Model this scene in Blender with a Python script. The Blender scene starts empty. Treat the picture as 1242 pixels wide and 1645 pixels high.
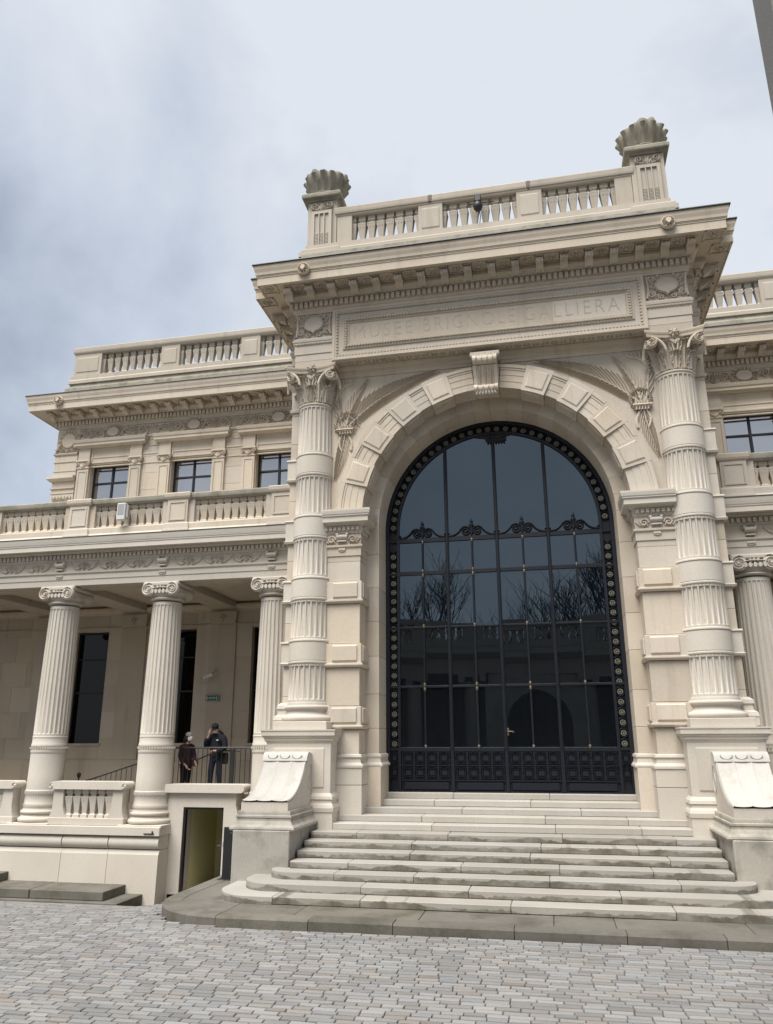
import bpy, bmesh, math, random
from mathutils import Vector, Matrix, Euler
random.seed(7)
PI = math.pi
sc = bpy.context.scene
COL = sc.collection

# ------------------------------------------------------------------ camera
W_PX, H_PX, F_PX = 1242.0, 1645.0, 1238.06
cam = bpy.data.cameras.new('camera')
cam_ob = bpy.data.objects.new('camera', cam)
COL.objects.link(cam_ob)
cam.sensor_fit = 'VERTICAL'
cam.sensor_height = 24.0
cam.lens = 24.0 * F_PX / H_PX
cam.clip_start = 0.05
cam.clip_end = 2000
pitch, yaw, roll = math.radians(16.479), math.radians(11.728), math.radians(-0.195)
cy_, sy_ = math.cos(yaw), math.sin(yaw)
fwd0 = Vector((-sy_, cy_, 0)); right0 = Vector((cy_, sy_, 0)); up0 = Vector((0, 0, 1))
fwd = fwd0 * math.cos(pitch) + up0 * math.sin(pitch)
upv = -fwd0 * math.sin(pitch) + up0 * math.cos(pitch)
r_ax = right0 * math.cos(roll) + upv * math.sin(roll)
u_ax = -right0 * math.sin(roll) + upv * math.cos(roll)
M = Matrix(((r_ax.x, u_ax.x, -fwd.x, 1.131), (r_ax.y, u_ax.y, -fwd.y, -18.147), (r_ax.z, u_ax.z, -fwd.z, 2.933), (0, 0, 0, 1)))
cam_ob.matrix_world = M
sc.camera = cam_ob

# ------------------------------------------------------------------ sky, sun, exposure
SUN_EL, SUN_AZ = math.radians(62), math.radians(203)      # azimuth clockwise from +Y (north): behind the camera, a little to its left
world = bpy.data.worlds.new('World'); sc.world = world; world.use_nodes = True
nt = world.node_tree; nt.nodes.clear()
def N(t, **k):
    n = nt.nodes.new(t)
    for a, b in k.items(): setattr(n, a, b)
    return n
wo = N('ShaderNodeOutputWorld'); bg = N('ShaderNodeBackground'); sky = N('ShaderNodeTexSky')
sky.sky_type = 'NISHITA'; sky.sun_disc = False; sky.sun_elevation = SUN_EL; sky.sun_rotation = SUN_AZ
sky.altitude = 50; sky.air_density = 1.0; sky.dust_density = 2.0; sky.ozone_density = 1.0
tc = N('ShaderNodeTexCoord')
mp = N('ShaderNodeMapping'); mp.inputs['Location'].default_value = (-2.8301, 4.6548, -0.6384); mp.inputs['Scale'].default_value = (1.0, 1.0, 1.25)
nz = N('ShaderNodeTexNoise'); nz.inputs['Scale'].default_value = 1.55; nz.inputs['Detail'].default_value = 7; nz.inputs['Roughness'].default_value = 0.53; nz.inputs['Distortion'].default_value = 0.35
rp = N('ShaderNodeValToRGB')
rp.color_ramp.elements[0].position = 0.35; rp.color_ramp.elements[0].color = (0.088, 0.101, 0.124, 1)
rp.color_ramp.elements[1].position = 0.575; rp.color_ramp.elements[1].color = (0.197, 0.207, 0.220, 1)
e = rp.color_ramp.elements.new(0.47); e.color = (0.150, 0.164, 0.187, 1)
sm = N('ShaderNodeVectorMath', operation='SCALE'); sm.inputs['Scale'].default_value = 0.05
mx = N('ShaderNodeMix', data_type='RGBA'); mx.inputs[0].default_value = 0.90
L = nt.links.new
L(tc.outputs['Generated'], mp.inputs['Vector']); L(mp.outputs['Vector'], nz.inputs['Vector']); 
nz2 = N('ShaderNodeTexNoise'); nz2.inputs['Scale'].default_value = 4.2; nz2.inputs['Detail'].default_value = 6; nz2.inputs['Roughness'].default_value = 0.55; nz2.inputs['Distortion'].default_value = 0.6
mxn = N('ShaderNodeMix', data_type='FLOAT'); mxn.inputs[0].default_value = 0.14
L(mp.outputs['Vector'], nz2.inputs['Vector']); L(nz.outputs['Fac'], mxn.inputs[2]); L(nz2.outputs['Fac'], mxn.inputs[3]); L(mxn.outputs[0], rp.inputs['Fac'])
L(sky.outputs['Color'], sm.inputs[0]); L(sm.outputs['Vector'], mx.inputs[6]); L(rp.outputs['Color'], mx.inputs[7])
L(mx.outputs[2], bg.inputs['Color']); bg.inputs['Strength'].default_value = 1.0
L(bg.outputs['Background'], wo.inputs['Surface'])
sun = bpy.data.lights.new('sun', 'SUN'); sun.energy = 1.5; sun.angle = math.radians(40); sun.color = (1.0, 0.965, 0.91)
sun_ob = bpy.data.objects.new('sun', sun); COL.objects.link(sun_ob)
sd = Vector((math.sin(SUN_AZ) * math.cos(SUN_EL), math.cos(SUN_AZ) * math.cos(SUN_EL), math.sin(SUN_EL)))
sun_ob.rotation_euler = (-sd).to_track_quat('-Z', 'Y').to_euler()
vs = sc.view_settings; vs.view_transform = 'Standard'; vs.look = 'None'; vs.exposure = 2.03; vs.gamma = 1.0; vs.use_curve_mapping = False
sc.cycles.max_bounces = 4; sc.cycles.diffuse_bounces = 3; sc.cycles.glossy_bounces = 2; sc.cycles.transmission_bounces = 0
sc.cycles.use_denoising = True

# ------------------------------------------------------------------ materials
MAT = {}
def new_mat(name):
    m = bpy.data.materials.new(name); m.use_nodes = True
    n = m.node_tree.nodes; b = n['Principled BSDF']; MAT[name] = m
    return m, n, m.node_tree.links, b
def plain(name, col, rough=0.6, metal=0.0, spec=0.5, ior=None, bump=0.0, var=0.0, vscale=8.0):
    m, n, l, b = new_mat(name)
    b.inputs['Base Color'].default_value = (*col, 1); b.inputs['Roughness'].default_value = rough
    b.inputs['Metallic'].default_value = metal; b.inputs['Specular IOR Level'].default_value = spec
    if ior: b.inputs['IOR'].default_value = ior
    if var or bump:
        g = n.new('ShaderNodeNewGeometry'); t = n.new('ShaderNodeTexNoise'); t.inputs['Scale'].default_value = vscale; t.inputs['Detail'].default_value = 4
        l.new(g.outputs['Position'], t.inputs['Vector'])
        if var:
            h = n.new('ShaderNodeHueSaturation'); h.inputs['Color'].default_value = (*col, 1)
            r = n.new('ShaderNodeMapRange'); r.inputs[3].default_value = 1 - var; r.inputs[4].default_value = 1 + var
            l.new(t.outputs['Fac'], r.inputs[0]); l.new(r.outputs[0], h.inputs['Value']); l.new(h.outputs['Color'], b.inputs['Base Color'])
        if bump:
            bp = n.new('ShaderNodeBump'); bp.inputs['Strength'].default_value = bump; bp.inputs['Distance'].default_value = 0.02
            l.new(t.outputs['Fac'], bp.inputs['Height']); l.new(bp.outputs['Normal'], b.inputs['Normal'])
    return m
def stone(name, colA, colB, rough=0.82, mottle=0.55, streak=0.35, streak_col=None, blockvar=0.10, bump=0.12, wear=None, wear_amt=0.0, wear_scale=1.3, attr=None):
    """limestone: two tones mottled by noise at two sizes, faint run-off streaks, a tint per stone, fine relief"""
    m, n, l, b = new_mat(name)
    g = n.new('ShaderNodeNewGeometry'); oi = n.new('ShaderNodeObjectInfo')
    def noise(scale, detail=4, rough_=0.55, sc3=None):
        t = n.new('ShaderNodeTexNoise'); t.inputs['Scale'].default_value = scale; t.inputs['Detail'].default_value = detail; t.inputs['Roughness'].default_value = rough_
        if sc3:
            mpn = n.new('ShaderNodeMapping'); mpn.inputs['Scale'].default_value = sc3
            l.new(g.outputs['Position'], mpn.inputs['Vector']); l.new(mpn.outputs['Vector'], t.inputs['Vector'])
        else: l.new(g.outputs['Position'], t.inputs['Vector'])
        return t
    def mrange(src, a, b_, c, d):
        r = n.new('ShaderNodeMapRange'); r.inputs[1].default_value = a; r.inputs[2].default_value = b_; r.inputs[3].default_value = c; r.inputs[4].default_value = d
        l.new(src, r.inputs[0]); return r.outputs[0]
    def mix(f, a, b_):
        x = n.new('ShaderNodeMix'); x.data_type = 'RGBA'
        if isinstance(f, float): x.inputs[0].default_value = f
        else: l.new(f, x.inputs[0])
        for s, v in ((6, a), (7, b_)):
            if isinstance(v, tuple): x.inputs[s].default_value = (*v, 1)
            else: l.new(v, x.inputs[s])
        return x.outputs[2]
    c = mix(mrange(noise(0.9, 5).outputs['Fac'], 0.5 - mottle / 2, 0.5 + mottle / 2, 0, 1), colA, colB)
    if streak:
        sc_ = streak_col or tuple(v * 0.66 for v in colB)
        f = mrange(noise(1.0, 5, 0.6, (3.2, 3.2, 0.28)).outputs['Fac'], 0.54, 0.80, 0, streak)
        c = mix(f, c, sc_)
    if wear:
        f = mrange(noise(wear_scale, 6, 0.62).outputs['Fac'], 0.48, 0.68, 0, wear_amt)
        c = mix(f, c, wear)
    h = n.new('ShaderNodeHueSaturation'); l.new(c, h.inputs['Color'])
    rnd = oi.outputs['Random']
    if attr:
        at = n.new('ShaderNodeAttribute'); at.attribute_name = attr
        ad = n.new('ShaderNodeMath'); ad.operation = 'ADD'; fr = n.new('ShaderNodeMath'); fr.operation = 'FRACT'
        l.new(at.outputs['Fac'], ad.inputs[0]); l.new(rnd, ad.inputs[1]); l.new(ad.outputs[0], fr.inputs[0]); rnd = fr.outputs[0]
    fine = noise(26, 4, 0.65)
    v1 = mrange(rnd, 0, 1, 1 - blockvar, 1 + blockvar); v2 = mrange(fine.outputs['Fac'], 0.25, 0.75, 0.93, 1.07)
    mm = n.new('ShaderNodeMath'); mm.operation = 'MULTIPLY'; l.new(v1, mm.inputs[0]); l.new(v2, mm.inputs[1]); l.new(mm.outputs[0], h.inputs['Value'])
    wn = n.new('ShaderNodeTexWhiteNoise'); wn.noise_dimensions = '1D'; l.new(rnd, wn.inputs['W'])
    l.new(mrange(wn.outputs['Value'], 0, 1, 1 - blockvar * 1.6, 1 + blockvar * 1.6), h.inputs['Saturation'])
    l.new(h.outputs['Color'], b.inputs['Base Color']); b.inputs['Roughness'].default_value = rough; b.inputs['Specular IOR Level'].default_value = 0.25
    bp = n.new('ShaderNodeBump'); bp.inputs['Strength'].default_value = bump; bp.inputs['Distance'].default_value = 0.015
    l.new(fine.outputs['Fac'], bp.inputs['Height']); l.new(bp.outputs['Normal'], b.inputs['Normal'])
    return m, n, l, b, h, noise, mrange, mix
stone('limestone', (0.545, 0.480, 0.397), (0.46, 0.402, 0.327), streak=0.55, streak_col=(0.29, 0.25, 0.195), blockvar=0.10)
stone('limestone_clean', (0.555, 0.510, 0.447), (0.490, 0.445, 0.380), streak=0.35, streak_col=(0.44, 0.37, 0.29), blockvar=0.05)
stone('limestone_grey', (0.455, 0.405, 0.340), (0.385, 0.342, 0.280), streak=0.55, blockvar=0.06)
stone('limestone_mossy', (0.35, 0.32, 0.262), (0.285, 0.26, 0.208), streak=0.6, streak_col=(0.13, 0.125, 0.09), wear=(0.10, 0.11, 0.065), wear_amt=0.55, wear_scale=3.0)
stone('marble', (0.50, 0.482, 0.448), (0.41, 0.39, 0.353), rough=0.75, streak=0.8, streak_col=(0.33, 0.30, 0.25), bump=0.12)
stone('step_marble', (0.44, 0.412, 0.37), (0.375, 0.35, 0.31), rough=0.7, streak=0.25, blockvar=0.10, wear=(0.40, 0.35, 0.28), wear_amt=0.25, wear_scale=4)
stone('weathered_shell', (0.31, 0.285, 0.235), (0.23, 0.213, 0.17), streak=0.7, streak_col=(0.10, 0.095, 0.07), wear=(0.11, 0.105, 0.075), wear_amt=0.6, wear_scale=4.0, bump=0.4)
stone('kerb_stone', (0.165, 0.153, 0.131), (0.110, 0.102, 0.085), rough=0.9, streak=0.5, streak_col=(0.10, 0.095, 0.07), wear=(0.070, 0.066, 0.046), wear_amt=0.7, wear_scale=1.7, blockvar=0.12, bump=0.3)
stone('buttress_stone', (0.40, 0.372, 0.325), (0.31, 0.286, 0.248), rough=0.85, streak=0.7, streak_col=(0.22, 0.205, 0.175), wear=(0.17, 0.16, 0.137), wear_amt=0.7, wear_scale=2.2, bump=0.2)
stone('far_stone', (0.42, 0.37, 0.30), (0.36, 0.31, 0.25), streak=0.3)
stone('pylon_stone', (0.17, 0.165, 0.155), (0.145, 0.14, 0.13), streak=0.25, bump=0.3)
# grey step stone with a wet, grimy foot: the tide-mark is ragged and differs from stone to stone
m, n, l, b, h, noise, mrange, mix = stone('step_grey', (0.355, 0.333, 0.298), (0.285, 0.267, 0.238), rough=0.78, streak=0.4, streak_col=(0.30, 0.275, 0.235), blockvar=0.09, bump=0.2)
tcn = n.new('ShaderNodeTexCoord'); sx = n.new('ShaderNodeSeparateXYZ'); l.new(tcn.outputs['Generated'], sx.inputs[0])
tn = noise(1.1, 6, 0.62, (1.0, 0.05, 0.05)); tn.noise_dimensions = '4D'; oi2 = n.new('ShaderNodeObjectInfo'); mw = n.new('ShaderNodeMath'); mw.operation = 'MULTIPLY'; mw.inputs[1].default_value = 60.0; l.new(oi2.outputs['Random'], mw.inputs[0]); l.new(mw.outputs[0], tn.inputs['W'])
tide = mrange(tn.outputs['Fac'], 0.34, 0.64, 0.05, 1.15)
df = n.new('ShaderNodeMath'); df.operation = 'SUBTRACT'; l.new(tide, df.inputs[0]); l.new(sx.outputs[2], df.inputs[1])
f = mrange(df.outputs[0], -0.03, 0.13, 0, 0.9)
blot = mrange(noise(2.4, 6, 0.6).outputs['Fac'], 0.35, 0.62, 0.35, 1.0)
fm = n.new('ShaderNodeMath'); fm.operation = 'MULTIPLY'; l.new(f, fm.inputs[0]); l.new(blot, fm.inputs[1])
prev = h.inputs['Color'].links[0].from_socket
l.new(mix(fm.outputs[0], prev, (0.095, 0.083, 0.063)), h.inputs['Color'])
# cobbles: each its own grey, some bluish, some pinkish brown
m, n, l, b, h, noise, mrange, mix = stone('paving', (0.255, 0.250, 0.242), (0.190, 0.187, 0.182), rough=0.6, streak=0.0, mottle=0.7, blockvar=0.20, bump=0.35, attr='tint')
prev = h.inputs['Color'].links[0].from_socket
fr = [x for x in n if x.type == 'MATH' and x.operation == 'FRACT'][0]
w2 = n.new('ShaderNodeTexWhiteNoise'); w2.noise_dimensions = '1D'; a2 = n.new('ShaderNodeMath'); a2.operation = 'ADD'; a2.inputs[1].default_value = 3.7
l.new(fr.outputs[0], a2.inputs[0]); l.new(a2.outputs[0], w2.inputs['W'])
warm = mix(mrange(w2.outputs['Value'], 0.55, 1.0, 0.0, 0.55), prev, (0.185, 0.158, 0.136))
l.new(mix(mrange(w2.outputs['Value'], 0.0, 0.35, 0.5, 0.0), warm, (0.18, 0.19, 0.204)), h.inputs['Color'])
plain('joint_sand', (0.10, 0.094, 0.083), rough=0.95, bump=0.4, var=0.25, vscale=20)
plain('door_iron', (0.007, 0.009, 0.015), rough=0.45, spec=0.4, var=0.15)
plain('dark_glass', (0.003, 0.004, 0.006), rough=0.0, spec=0.5, ior=1.95); MAT['dark_glass'].node_tree.nodes['Principled BSDF'].inputs['Specular Tint'].default_value = (0.72, 0.88, 1.0, 1)
plain('porch_glass', (0.003, 0.003, 0.003), rough=0.02, spec=0.5, ior=1.33)
plain('upper_glass', (0.05, 0.05, 0.05), rough=0.0, spec=0.5, ior=4.6)
plain('brass', (0.13, 0.112, 0.075), rough=0.5, metal=0.6)
plain('roundel_glass', (0.19, 0.185, 0.14), rough=0.3)
plain('lead', (0.045, 0.047, 0.05), rough=0.5)
plain('black_paint', (0.012, 0.012, 0.013), rough=0.5)
plain('white_plastic', (0.55, 0.55, 0.54), rough=0.45)
plain('grey_plastic', (0.30, 0.30, 0.29), rough=0.5)
plain('green_sign', (0.012, 0.10, 0.05), rough=0.4)
plain('sign_white', (0.75, 0.8, 0.75), rough=0.5)
plain('white_frame', (0.62, 0.60, 0.55), rough=0.5)
plain('lamplight_yellow', (0.72, 0.67, 0.36), rough=0.8, var=0.08, vscale=1.5)  # corridor lamplight put into the wall colour; there is no lamp inside
plain('navy_cloth', (0.006, 0.008, 0.014), rough=0.9, bump=0.4, vscale=30)
plain('denim', (0.010, 0.014, 0.030), rough=0.9)
plain('maroon_cloth', (0.030, 0.010, 0.015), rough=0.9, bump=0.4, vscale=30)
plain('black_cloth', (0.008, 0.008, 0.010), rough=0.9)
plain('skin', (0.36, 0.21, 0.15), rough=0.6)
plain('dark_hair', (0.012, 0.009, 0.008), rough=0.7)
plain('grey_hair', (0.30, 0.28, 0.26), rough=0.8)
plain('mask_paper', (0.72, 0.72, 0.72), rough=0.8)
plain('bag_cloth', (0.14, 0.12, 0.10), rough=0.8)
plain('bark', (0.045, 0.038, 0.03), rough=0.95)
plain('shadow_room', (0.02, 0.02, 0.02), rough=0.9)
plain('engraved', (0.43, 0.37, 0.295), rough=0.85)

# ------------------------------------------------------------------ mesh helpers
class MB:
    def __init__(s): s.v = []; s.f = []; s.sm = []
    def add(s, v, f, smooth=False):
        o = len(s.v); s.v += v
        for q in f: s.f.append([i + o for i in q]); s.sm.append(smooth)
        return s
    def box(s, x0, x1, y0, y1, z0, z1, c=0.0):
        if x0 > x1: x0, x1 = x1, x0
        if y0 > y1: y0, y1 = y1, y0
        if c <= 0:
            v = [(x, y, z) for z in (z0, z1) for y in (y0, y1) for x in (x0, x1)]
            return s.add(v, [(0, 2, 3, 1), (4, 5, 7, 6), (0, 1, 5, 4), (2, 6, 7, 3), (0, 4, 6, 2), (1, 3, 7, 5)])
        c = min(c, (x1 - x0) / 3, (y1 - y0) / 3, (z1 - z0) / 3)
        X, Y, Z = (x0, x1), (y0, y1), (z0, z1); v = []; ix = {}
        for i in (0, 1):
            for j in (0, 1):
                for k in (0, 1):
                    di, dj, dk = c * (1 - 2 * i), c * (1 - 2 * j), c * (1 - 2 * k)
                    ix[i, j, k, 0] = len(v); v.append((X[i], Y[j] + dj, Z[k] + dk))
                    ix[i, j, k, 1] = len(v); v.append((X[i] + di, Y[j], Z[k] + dk))
                    ix[i, j, k, 2] = len(v); v.append((X[i] + di, Y[j] + dj, Z[k]))
        f = []
        for i in (0, 1):
            f.append([ix[i, 0, 0, 0], ix[i, 0, 1, 0], ix[i, 1, 1, 0], ix[i, 1, 0, 0]])
            f.append([ix[0, i, 0, 1], ix[1, i, 0, 1], ix[1, i, 1, 1], ix[0, i, 1, 1]])
            f.append([ix[0, 0, i, 2], ix[0, 1, i, 2], ix[1, 1, i, 2], ix[1, 0, i, 2]])
            for k in (0, 1):
                f.append([ix[0, i, k, 1], ix[1, i, k, 1], ix[1, i, k, 2], ix[0, i, k, 2]])
                f.append([ix[i, 0, k, 0], ix[i, 1, k, 0], ix[i, 1, k, 2], ix[i, 0, k, 2]])
                f.append([ix[i, k, 0, 0], ix[i, k, 1, 0], ix[i, k, 1, 1], ix[i, k, 0, 1]])
        for i in (0, 1):
            for j in (0, 1):
                for k in (0, 1): f.append([ix[i, j, k, 0], ix[i, j, k, 1], ix[i, j, k, 2]])
        return s.add(v, f)
    def sweep(s, path, prof, closed=False):
        """moulding: prof = (outward, z) points, path = (x, y) points walked with the outside on the right"""
        n = len(path); P = [Vector((p[0], p[1])) for p in path]; rings = []
        nrm = lambda a, b: Vector(((b - a).y, -(b - a).x)).normalized()
        for i in range(n):
            if closed: na, nb = nrm(P[i - 1], P[i]), nrm(P[i], P[(i + 1) % n])
            else:
                na = nrm(P[i - 1], P[i]) if i else nrm(P[0], P[1]); nb = nrm(P[i], P[i + 1]) if i < n - 1 else na
            m_ = (na + nb) / (1 + na.dot(nb))
            rings.append([(P[i].x + m_.x * o, P[i].y + m_.y * o, z) for o, z in prof])
        k = len(prof); v = [q for r in rings for q in r]; f = []
        for i in range(n if closed else n - 1):
            a, b_ = i * k, ((i + 1) % n) * k
            for j in range(k - 1): f.append([a + j, b_ + j, b_ + j + 1, a + j + 1])
        if not closed:
            f.append(list(range(k))[::-1]); f.append(list(range((n - 1) * k, n * k)))
        return s.add(v, f)
    def lathe(s, cx, cy, prof, seg=32, rad=None, smooth=True, a0=0.0, a1=2 * PI):
        full = abs(a1 - a0 - 2 * PI) < 1e-6; ns = seg if full else seg + 1; v = []; f = []
        for r, z in prof:
            for i in range(ns):
                a = a0 + (a1 - a0) * i / seg; q = r * (rad(a, z) if rad else 1.0)
                v.append((cx + q * math.cos(a), cy + q * math.sin(a), z))
        for j in range(len(prof) - 1):
            for i in range(seg):
                i2 = (i + 1) % ns
                f.append([j * ns + i, j * ns + i2, (j + 1) * ns + i2, (j + 1) * ns + i])
        s.add(v, f, smooth)
        if full: s.add([v[i] for i in range(ns)], [list(range(ns))[::-1]]); s.add(v[-ns:], [list(range(ns))])
        return s
    def prism(s, poly, y0, y1, smooth=False):
        """(x, z) outline, pushed from y0 to y1"""
        n = len(poly); v = [(x, y0, z) for x, z in poly] + [(x, y1, z) for x, z in poly]
        s.add(v, [list(range(n)), list(range(2 * n - 1, n - 1, -1))])
        return s.add(v, [[i, i + n, (i + 1) % n + n, (i + 1) % n] for i in range(n)], smooth)
    def prismx(s, poly, x0, x1, smooth=False):
        """(y, z) outline, pushed from x0 to x1"""
        n = len(poly); v = [(x0, y, z) for y, z in poly] + [(x1, y, z) for y, z in poly]
        s.add(v, [list(range(n)), list(range(2 * n - 1, n - 1, -1))])
        return s.add(v, [[i, i + n, (i + 1) % n + n, (i + 1) % n] for i in range(n)], smooth)
    def arc(s, cz, r0, r1, y0, y1, a0, a1, n=6, cx=0.0):
        """a piece of an arch ring in the XZ plane"""
        A = [a0 + (a1 - a0) * i / n for i in range(n + 1)]
        poly = [(cx + r0 * math.cos(a), cz + r0 * math.sin(a)) for a in A] + [(cx + r1 * math.cos(a), cz + r1 * math.sin(a)) for a in reversed(A)]
        return s.prism(poly, y0, y1)
    def tube(s, pts, r, seg=6, smooth=True):
        P = [Vector(p) for p in pts]; R = r if isinstance(r, (list, tuple)) else [r] * len(P); v = []; f = []
        for i, p in enumerate(P):
            t = (P[min(i + 1, len(P) - 1)] - P[max(i - 1, 0)]).normalized()
            a = t.orthogonal().normalized() if abs(t.z) > 0.99 else t.cross(Vector((0, 0, 1))).normalized(); b_ = t.cross(a)
            for j in range(seg):
                th = 2 * PI * j / seg; q = p + (a * math.cos(th) + b_ * math.sin(th)) * R[i]; v.append(tuple(q))
        for i in range(len(P) - 1):
            for j in range(seg):
                j2 = (j + 1) % seg; f.append([i * seg + j, i * seg + j2, (i + 1) * seg + j2, (i + 1) * seg + j])
        s.add(v, f, smooth); s.add(v[:seg], [list(range(seg))]); return s.add(v[-seg:], [list(range(seg))])
    def rib(s, pts, w, h, y=0.0):
        """a rounded ribbon of relief lying on the plane y, standing out towards -y; pts = (x, z)"""
        n = len(pts); v = []; f = []
        Ws = w if isinstance(w, (list, tuple)) else [w] * n
        for i in range(n):
            ax, az = pts[max(i - 1, 0)]; bx, bz = pts[min(i + 1, n - 1)]
            d = math.hypot(bx - ax, bz - az) or 1; nx, nz_ = -(bz - az) / d, (bx - ax) / d
            for q, hh in ((-1, 0), (-0.65, 0.75), (0, 1), (0.65, 0.75), (1, 0)):
                v.append((pts[i][0] + nx * q * Ws[i], y - hh * h, pts[i][1] + nz_ * q * Ws[i]))
        for i in range(n - 1):
            for j in range(4): f.append([i * 5 + j, i * 5 + j + 1, i * 5 + j + 6, i * 5 + j + 5])
        return s.add(v, f, True)
    def leafrel(s, x, z, ang, ln, w, h, y=0.0, bend=0.0):
        """a ridged leaf of relief on the plane y"""
        v = []; f = []; m_ = 5
        for i in range(m_):
            t = i / (m_ - 1); a = ang + bend * t; px = x + ln * t * math.cos(ang + bend * t * 0.5); pz = z + ln * t * math.sin(ang + bend * t * 0.5)
            ww = w * max(0.04, math.sin(PI * min(1, 0.12 + 0.88 * t)) ** 0.8); nx, nz_ = -math.sin(a), math.cos(a)
            v += [(px + nx * ww, y + 0.002, pz + nz_ * ww), (px + nx * ww * 0.5, y - h * 0.55 * (1 - 0.3 * t), pz + nz_ * ww * 0.5), (px, y - h * (1 - 0.3 * t), pz), (px - nx * ww * 0.5, y - h * 0.55 * (1 - 0.3 * t), pz - nz_ * ww * 0.5), (px - nx * ww, y + 0.002, pz - nz_ * ww)]
        for i in range(m_ - 1):
            for j in range(4): f.append([i * 5 + j, i * 5 + j + 1, i * 5 + j + 6, i * 5 + j + 5])
        return s.add(v, f, True)
    def mesh(s, name):
        me = bpy.data.meshes.new(name); me.from_pydata(s.v, [], s.f)
        me.polygons.foreach_set('use_smooth', s.sm); me.update()
        if any(s.sm): me.set_sharp_from_angle(angle=math.radians(38))
        return me
def link(name, data, mat, parent=None, loc=None, rot=None, scale=None):
    o = bpy.data.objects.new(name, data); COL.objects.link(o)
    if mat and data and not data.materials: data.materials.append(MAT[mat])
    if parent: o.parent = parent
    if loc: o.location = loc
    if rot: o.rotation_euler = rot
    if scale: o.scale = scale
    return o
def part(name, mb, mat, parent=None, **k): return link(name, mb.mesh(name), mat, parent, **k)
def empty(name, parent=None, loc=(0, 0, 0), rot=None):
    o = bpy.data.objects.new(name, None); COL.objects.link(o); o.empty_display_size = 0.2
    if parent: o.parent = parent
    o.location = loc
    if rot: o.rotation_euler = rot
    return o
def tag(o, label, cat, group=None, kind=None):
    o['label'] = label; o['category'] = cat
    if group: o['group'] = group
    if kind: o['kind'] = kind
    return o
def spiral(cx, cz, r, turns, start, sgn=1, n=26, shrink=0.14):
    return [(cx + (r * (1 - (1 - shrink) * i / n)) * math.cos(start + sgn * turns * 2 * PI * i / n), cz + (r * (1 - (1 - shrink) * i / n)) * math.sin(start + sgn * turns * 2 * PI * i / n)) for i in range(n + 1)]
def bez(p0, p1, p2, n=12):
    return [((1 - t) ** 2 * p0[0] + 2 * t * (1 - t) * p1[0] + t * t * p2[0], (1 - t) ** 2 * p0[1] + 2 * t * (1 - t) * p1[1] + t * t * p2[1]) for t in [i / n for i in range(n + 1)]]
SHARED = {}
def shared(key, fn):
    if key not in SHARED: SHARED[key] = fn().mesh(key)
    return SHARED[key]

# ================================================================== the museum building
B = empty('museum_building', loc=(0, 1.4, 0))
tag(B, 'pale limestone museum with arched dark glazed entrance, banded columns and balustraded roofs', 'building')
BI = Matrix.Translation((0, -1.4, 0))
def bpart(name, mb, mat, parent=None, **k):
    """a part of the building: geometry is written in world coordinates, its parent stands at the building's base"""
    o = part(name, mb, mat, parent or B, **k)
    if (parent or B) is B: o.location = (0, -1.4, 0) if not k.get('loc') else (k['loc'][0], k['loc'][1] - 1.4, k['loc'][2])
    return o
def bgroup(name): return empty(name, B, (0, -1.4, 0))
def put(name, key, fn, mat, parent, loc, rot=None, scale=None):
    return link(name, shared(key, fn), mat, parent, loc, rot, scale)
ZF = 1.724; ZC = 8.25; CX = 4.56; CYX = 0.10

# ---- core masses that everything is applied to
core = bgroup('portal_wall')
for s in (-1, 1):
    zb_ = [-.6, .9, 2.2, 3.2, 3.95, 4.68, 5.72, 6.5, 7.3, 8.06, 8.9, 9.7, 10.5, 11.3, 12.39]
    for a, b_ in zip(zb_, zb_[1:]): bpart('stone_block', MB().box(s * 3.9, s * 5.26, 0.16, 5.6, a + .003, b_ - .003, .006), 'limestone', core)
    # band courses on the outer backing pilaster
    for z0, z1 in ((9.42, 10.03), (7.76, 8.37), (6.21, 6.79), (4.68, 5.26)):
        bpart('band_course', MB().sweep([(s * 4.0, 0.16), (s * 5.26, 0.16), (s * 5.26, 2.0)][::s], [(-.05, z0), (.07, z0), (.09, z0 + .05), (.055, z0 + .07), (.055, z1 - .07), (.085, z1 - .04), (.07, z1), (-.05, z1)]), 'limestone_clean', core)
    bpart('pilaster_capital', MB().sweep([(s * 4.0, 0.16), (s * 5.26, 0.16), (s * 5.26, 2.0)][::s], [(-.05, 11.4), (.04, 11.4), (.05, 11.47), (.01, 11.5), (.02, 12.0), (.12, 12.2), (.12, 12.4), (-.05, 12.4)]), 'limestone', core)
    bpart('pilaster_base', MB().sweep([(s * 4.0, 0.16), (s * 5.26, 0.16), (s * 5.26, 2.0)][::s], [(-.05, 3.2), (.16, 3.2), (.16, 3.36), (.17, 3.40), (.15, 3.48), (.09, 3.52), (.08, 3.62), (.11, 3.66), (.10, 3.74), (.03, 3.8), (-.05, 3.8)]), 'limestone_clean', core)
    # spandrel: wall above the impost outside the arch
    pts = [(s * 3.7 * math.cos(a), ZC + 3.7 * math.sin(a)) for a in [math.radians(2 + 88 * i / 24) for i in range(25)]]
    m = MB(); outer = []
    for x, z in pts:
        a = math.atan2(z - ZC, abs(x)); t = min((4.5) / max(1e-6, math.cos(a)), (12.6 - ZC) / max(1e-6, math.sin(a)))
        outer.append((s * t * math.cos(a), ZC + t * math.sin(a)))
    for i in range(24):
        m.prism([pts[i], pts[i + 1], outer[i + 1], outer[i]], 0.05, 0.5)
    bpart('spandrel', m, 'limestone', core)
    # wall between spandrel and soffit corner
    bpart('corner_fill', MB().box(s * 3.85, s * 4.5, 0.055, 0.5, 12.0, 12.6), 'limestone', core)

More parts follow.
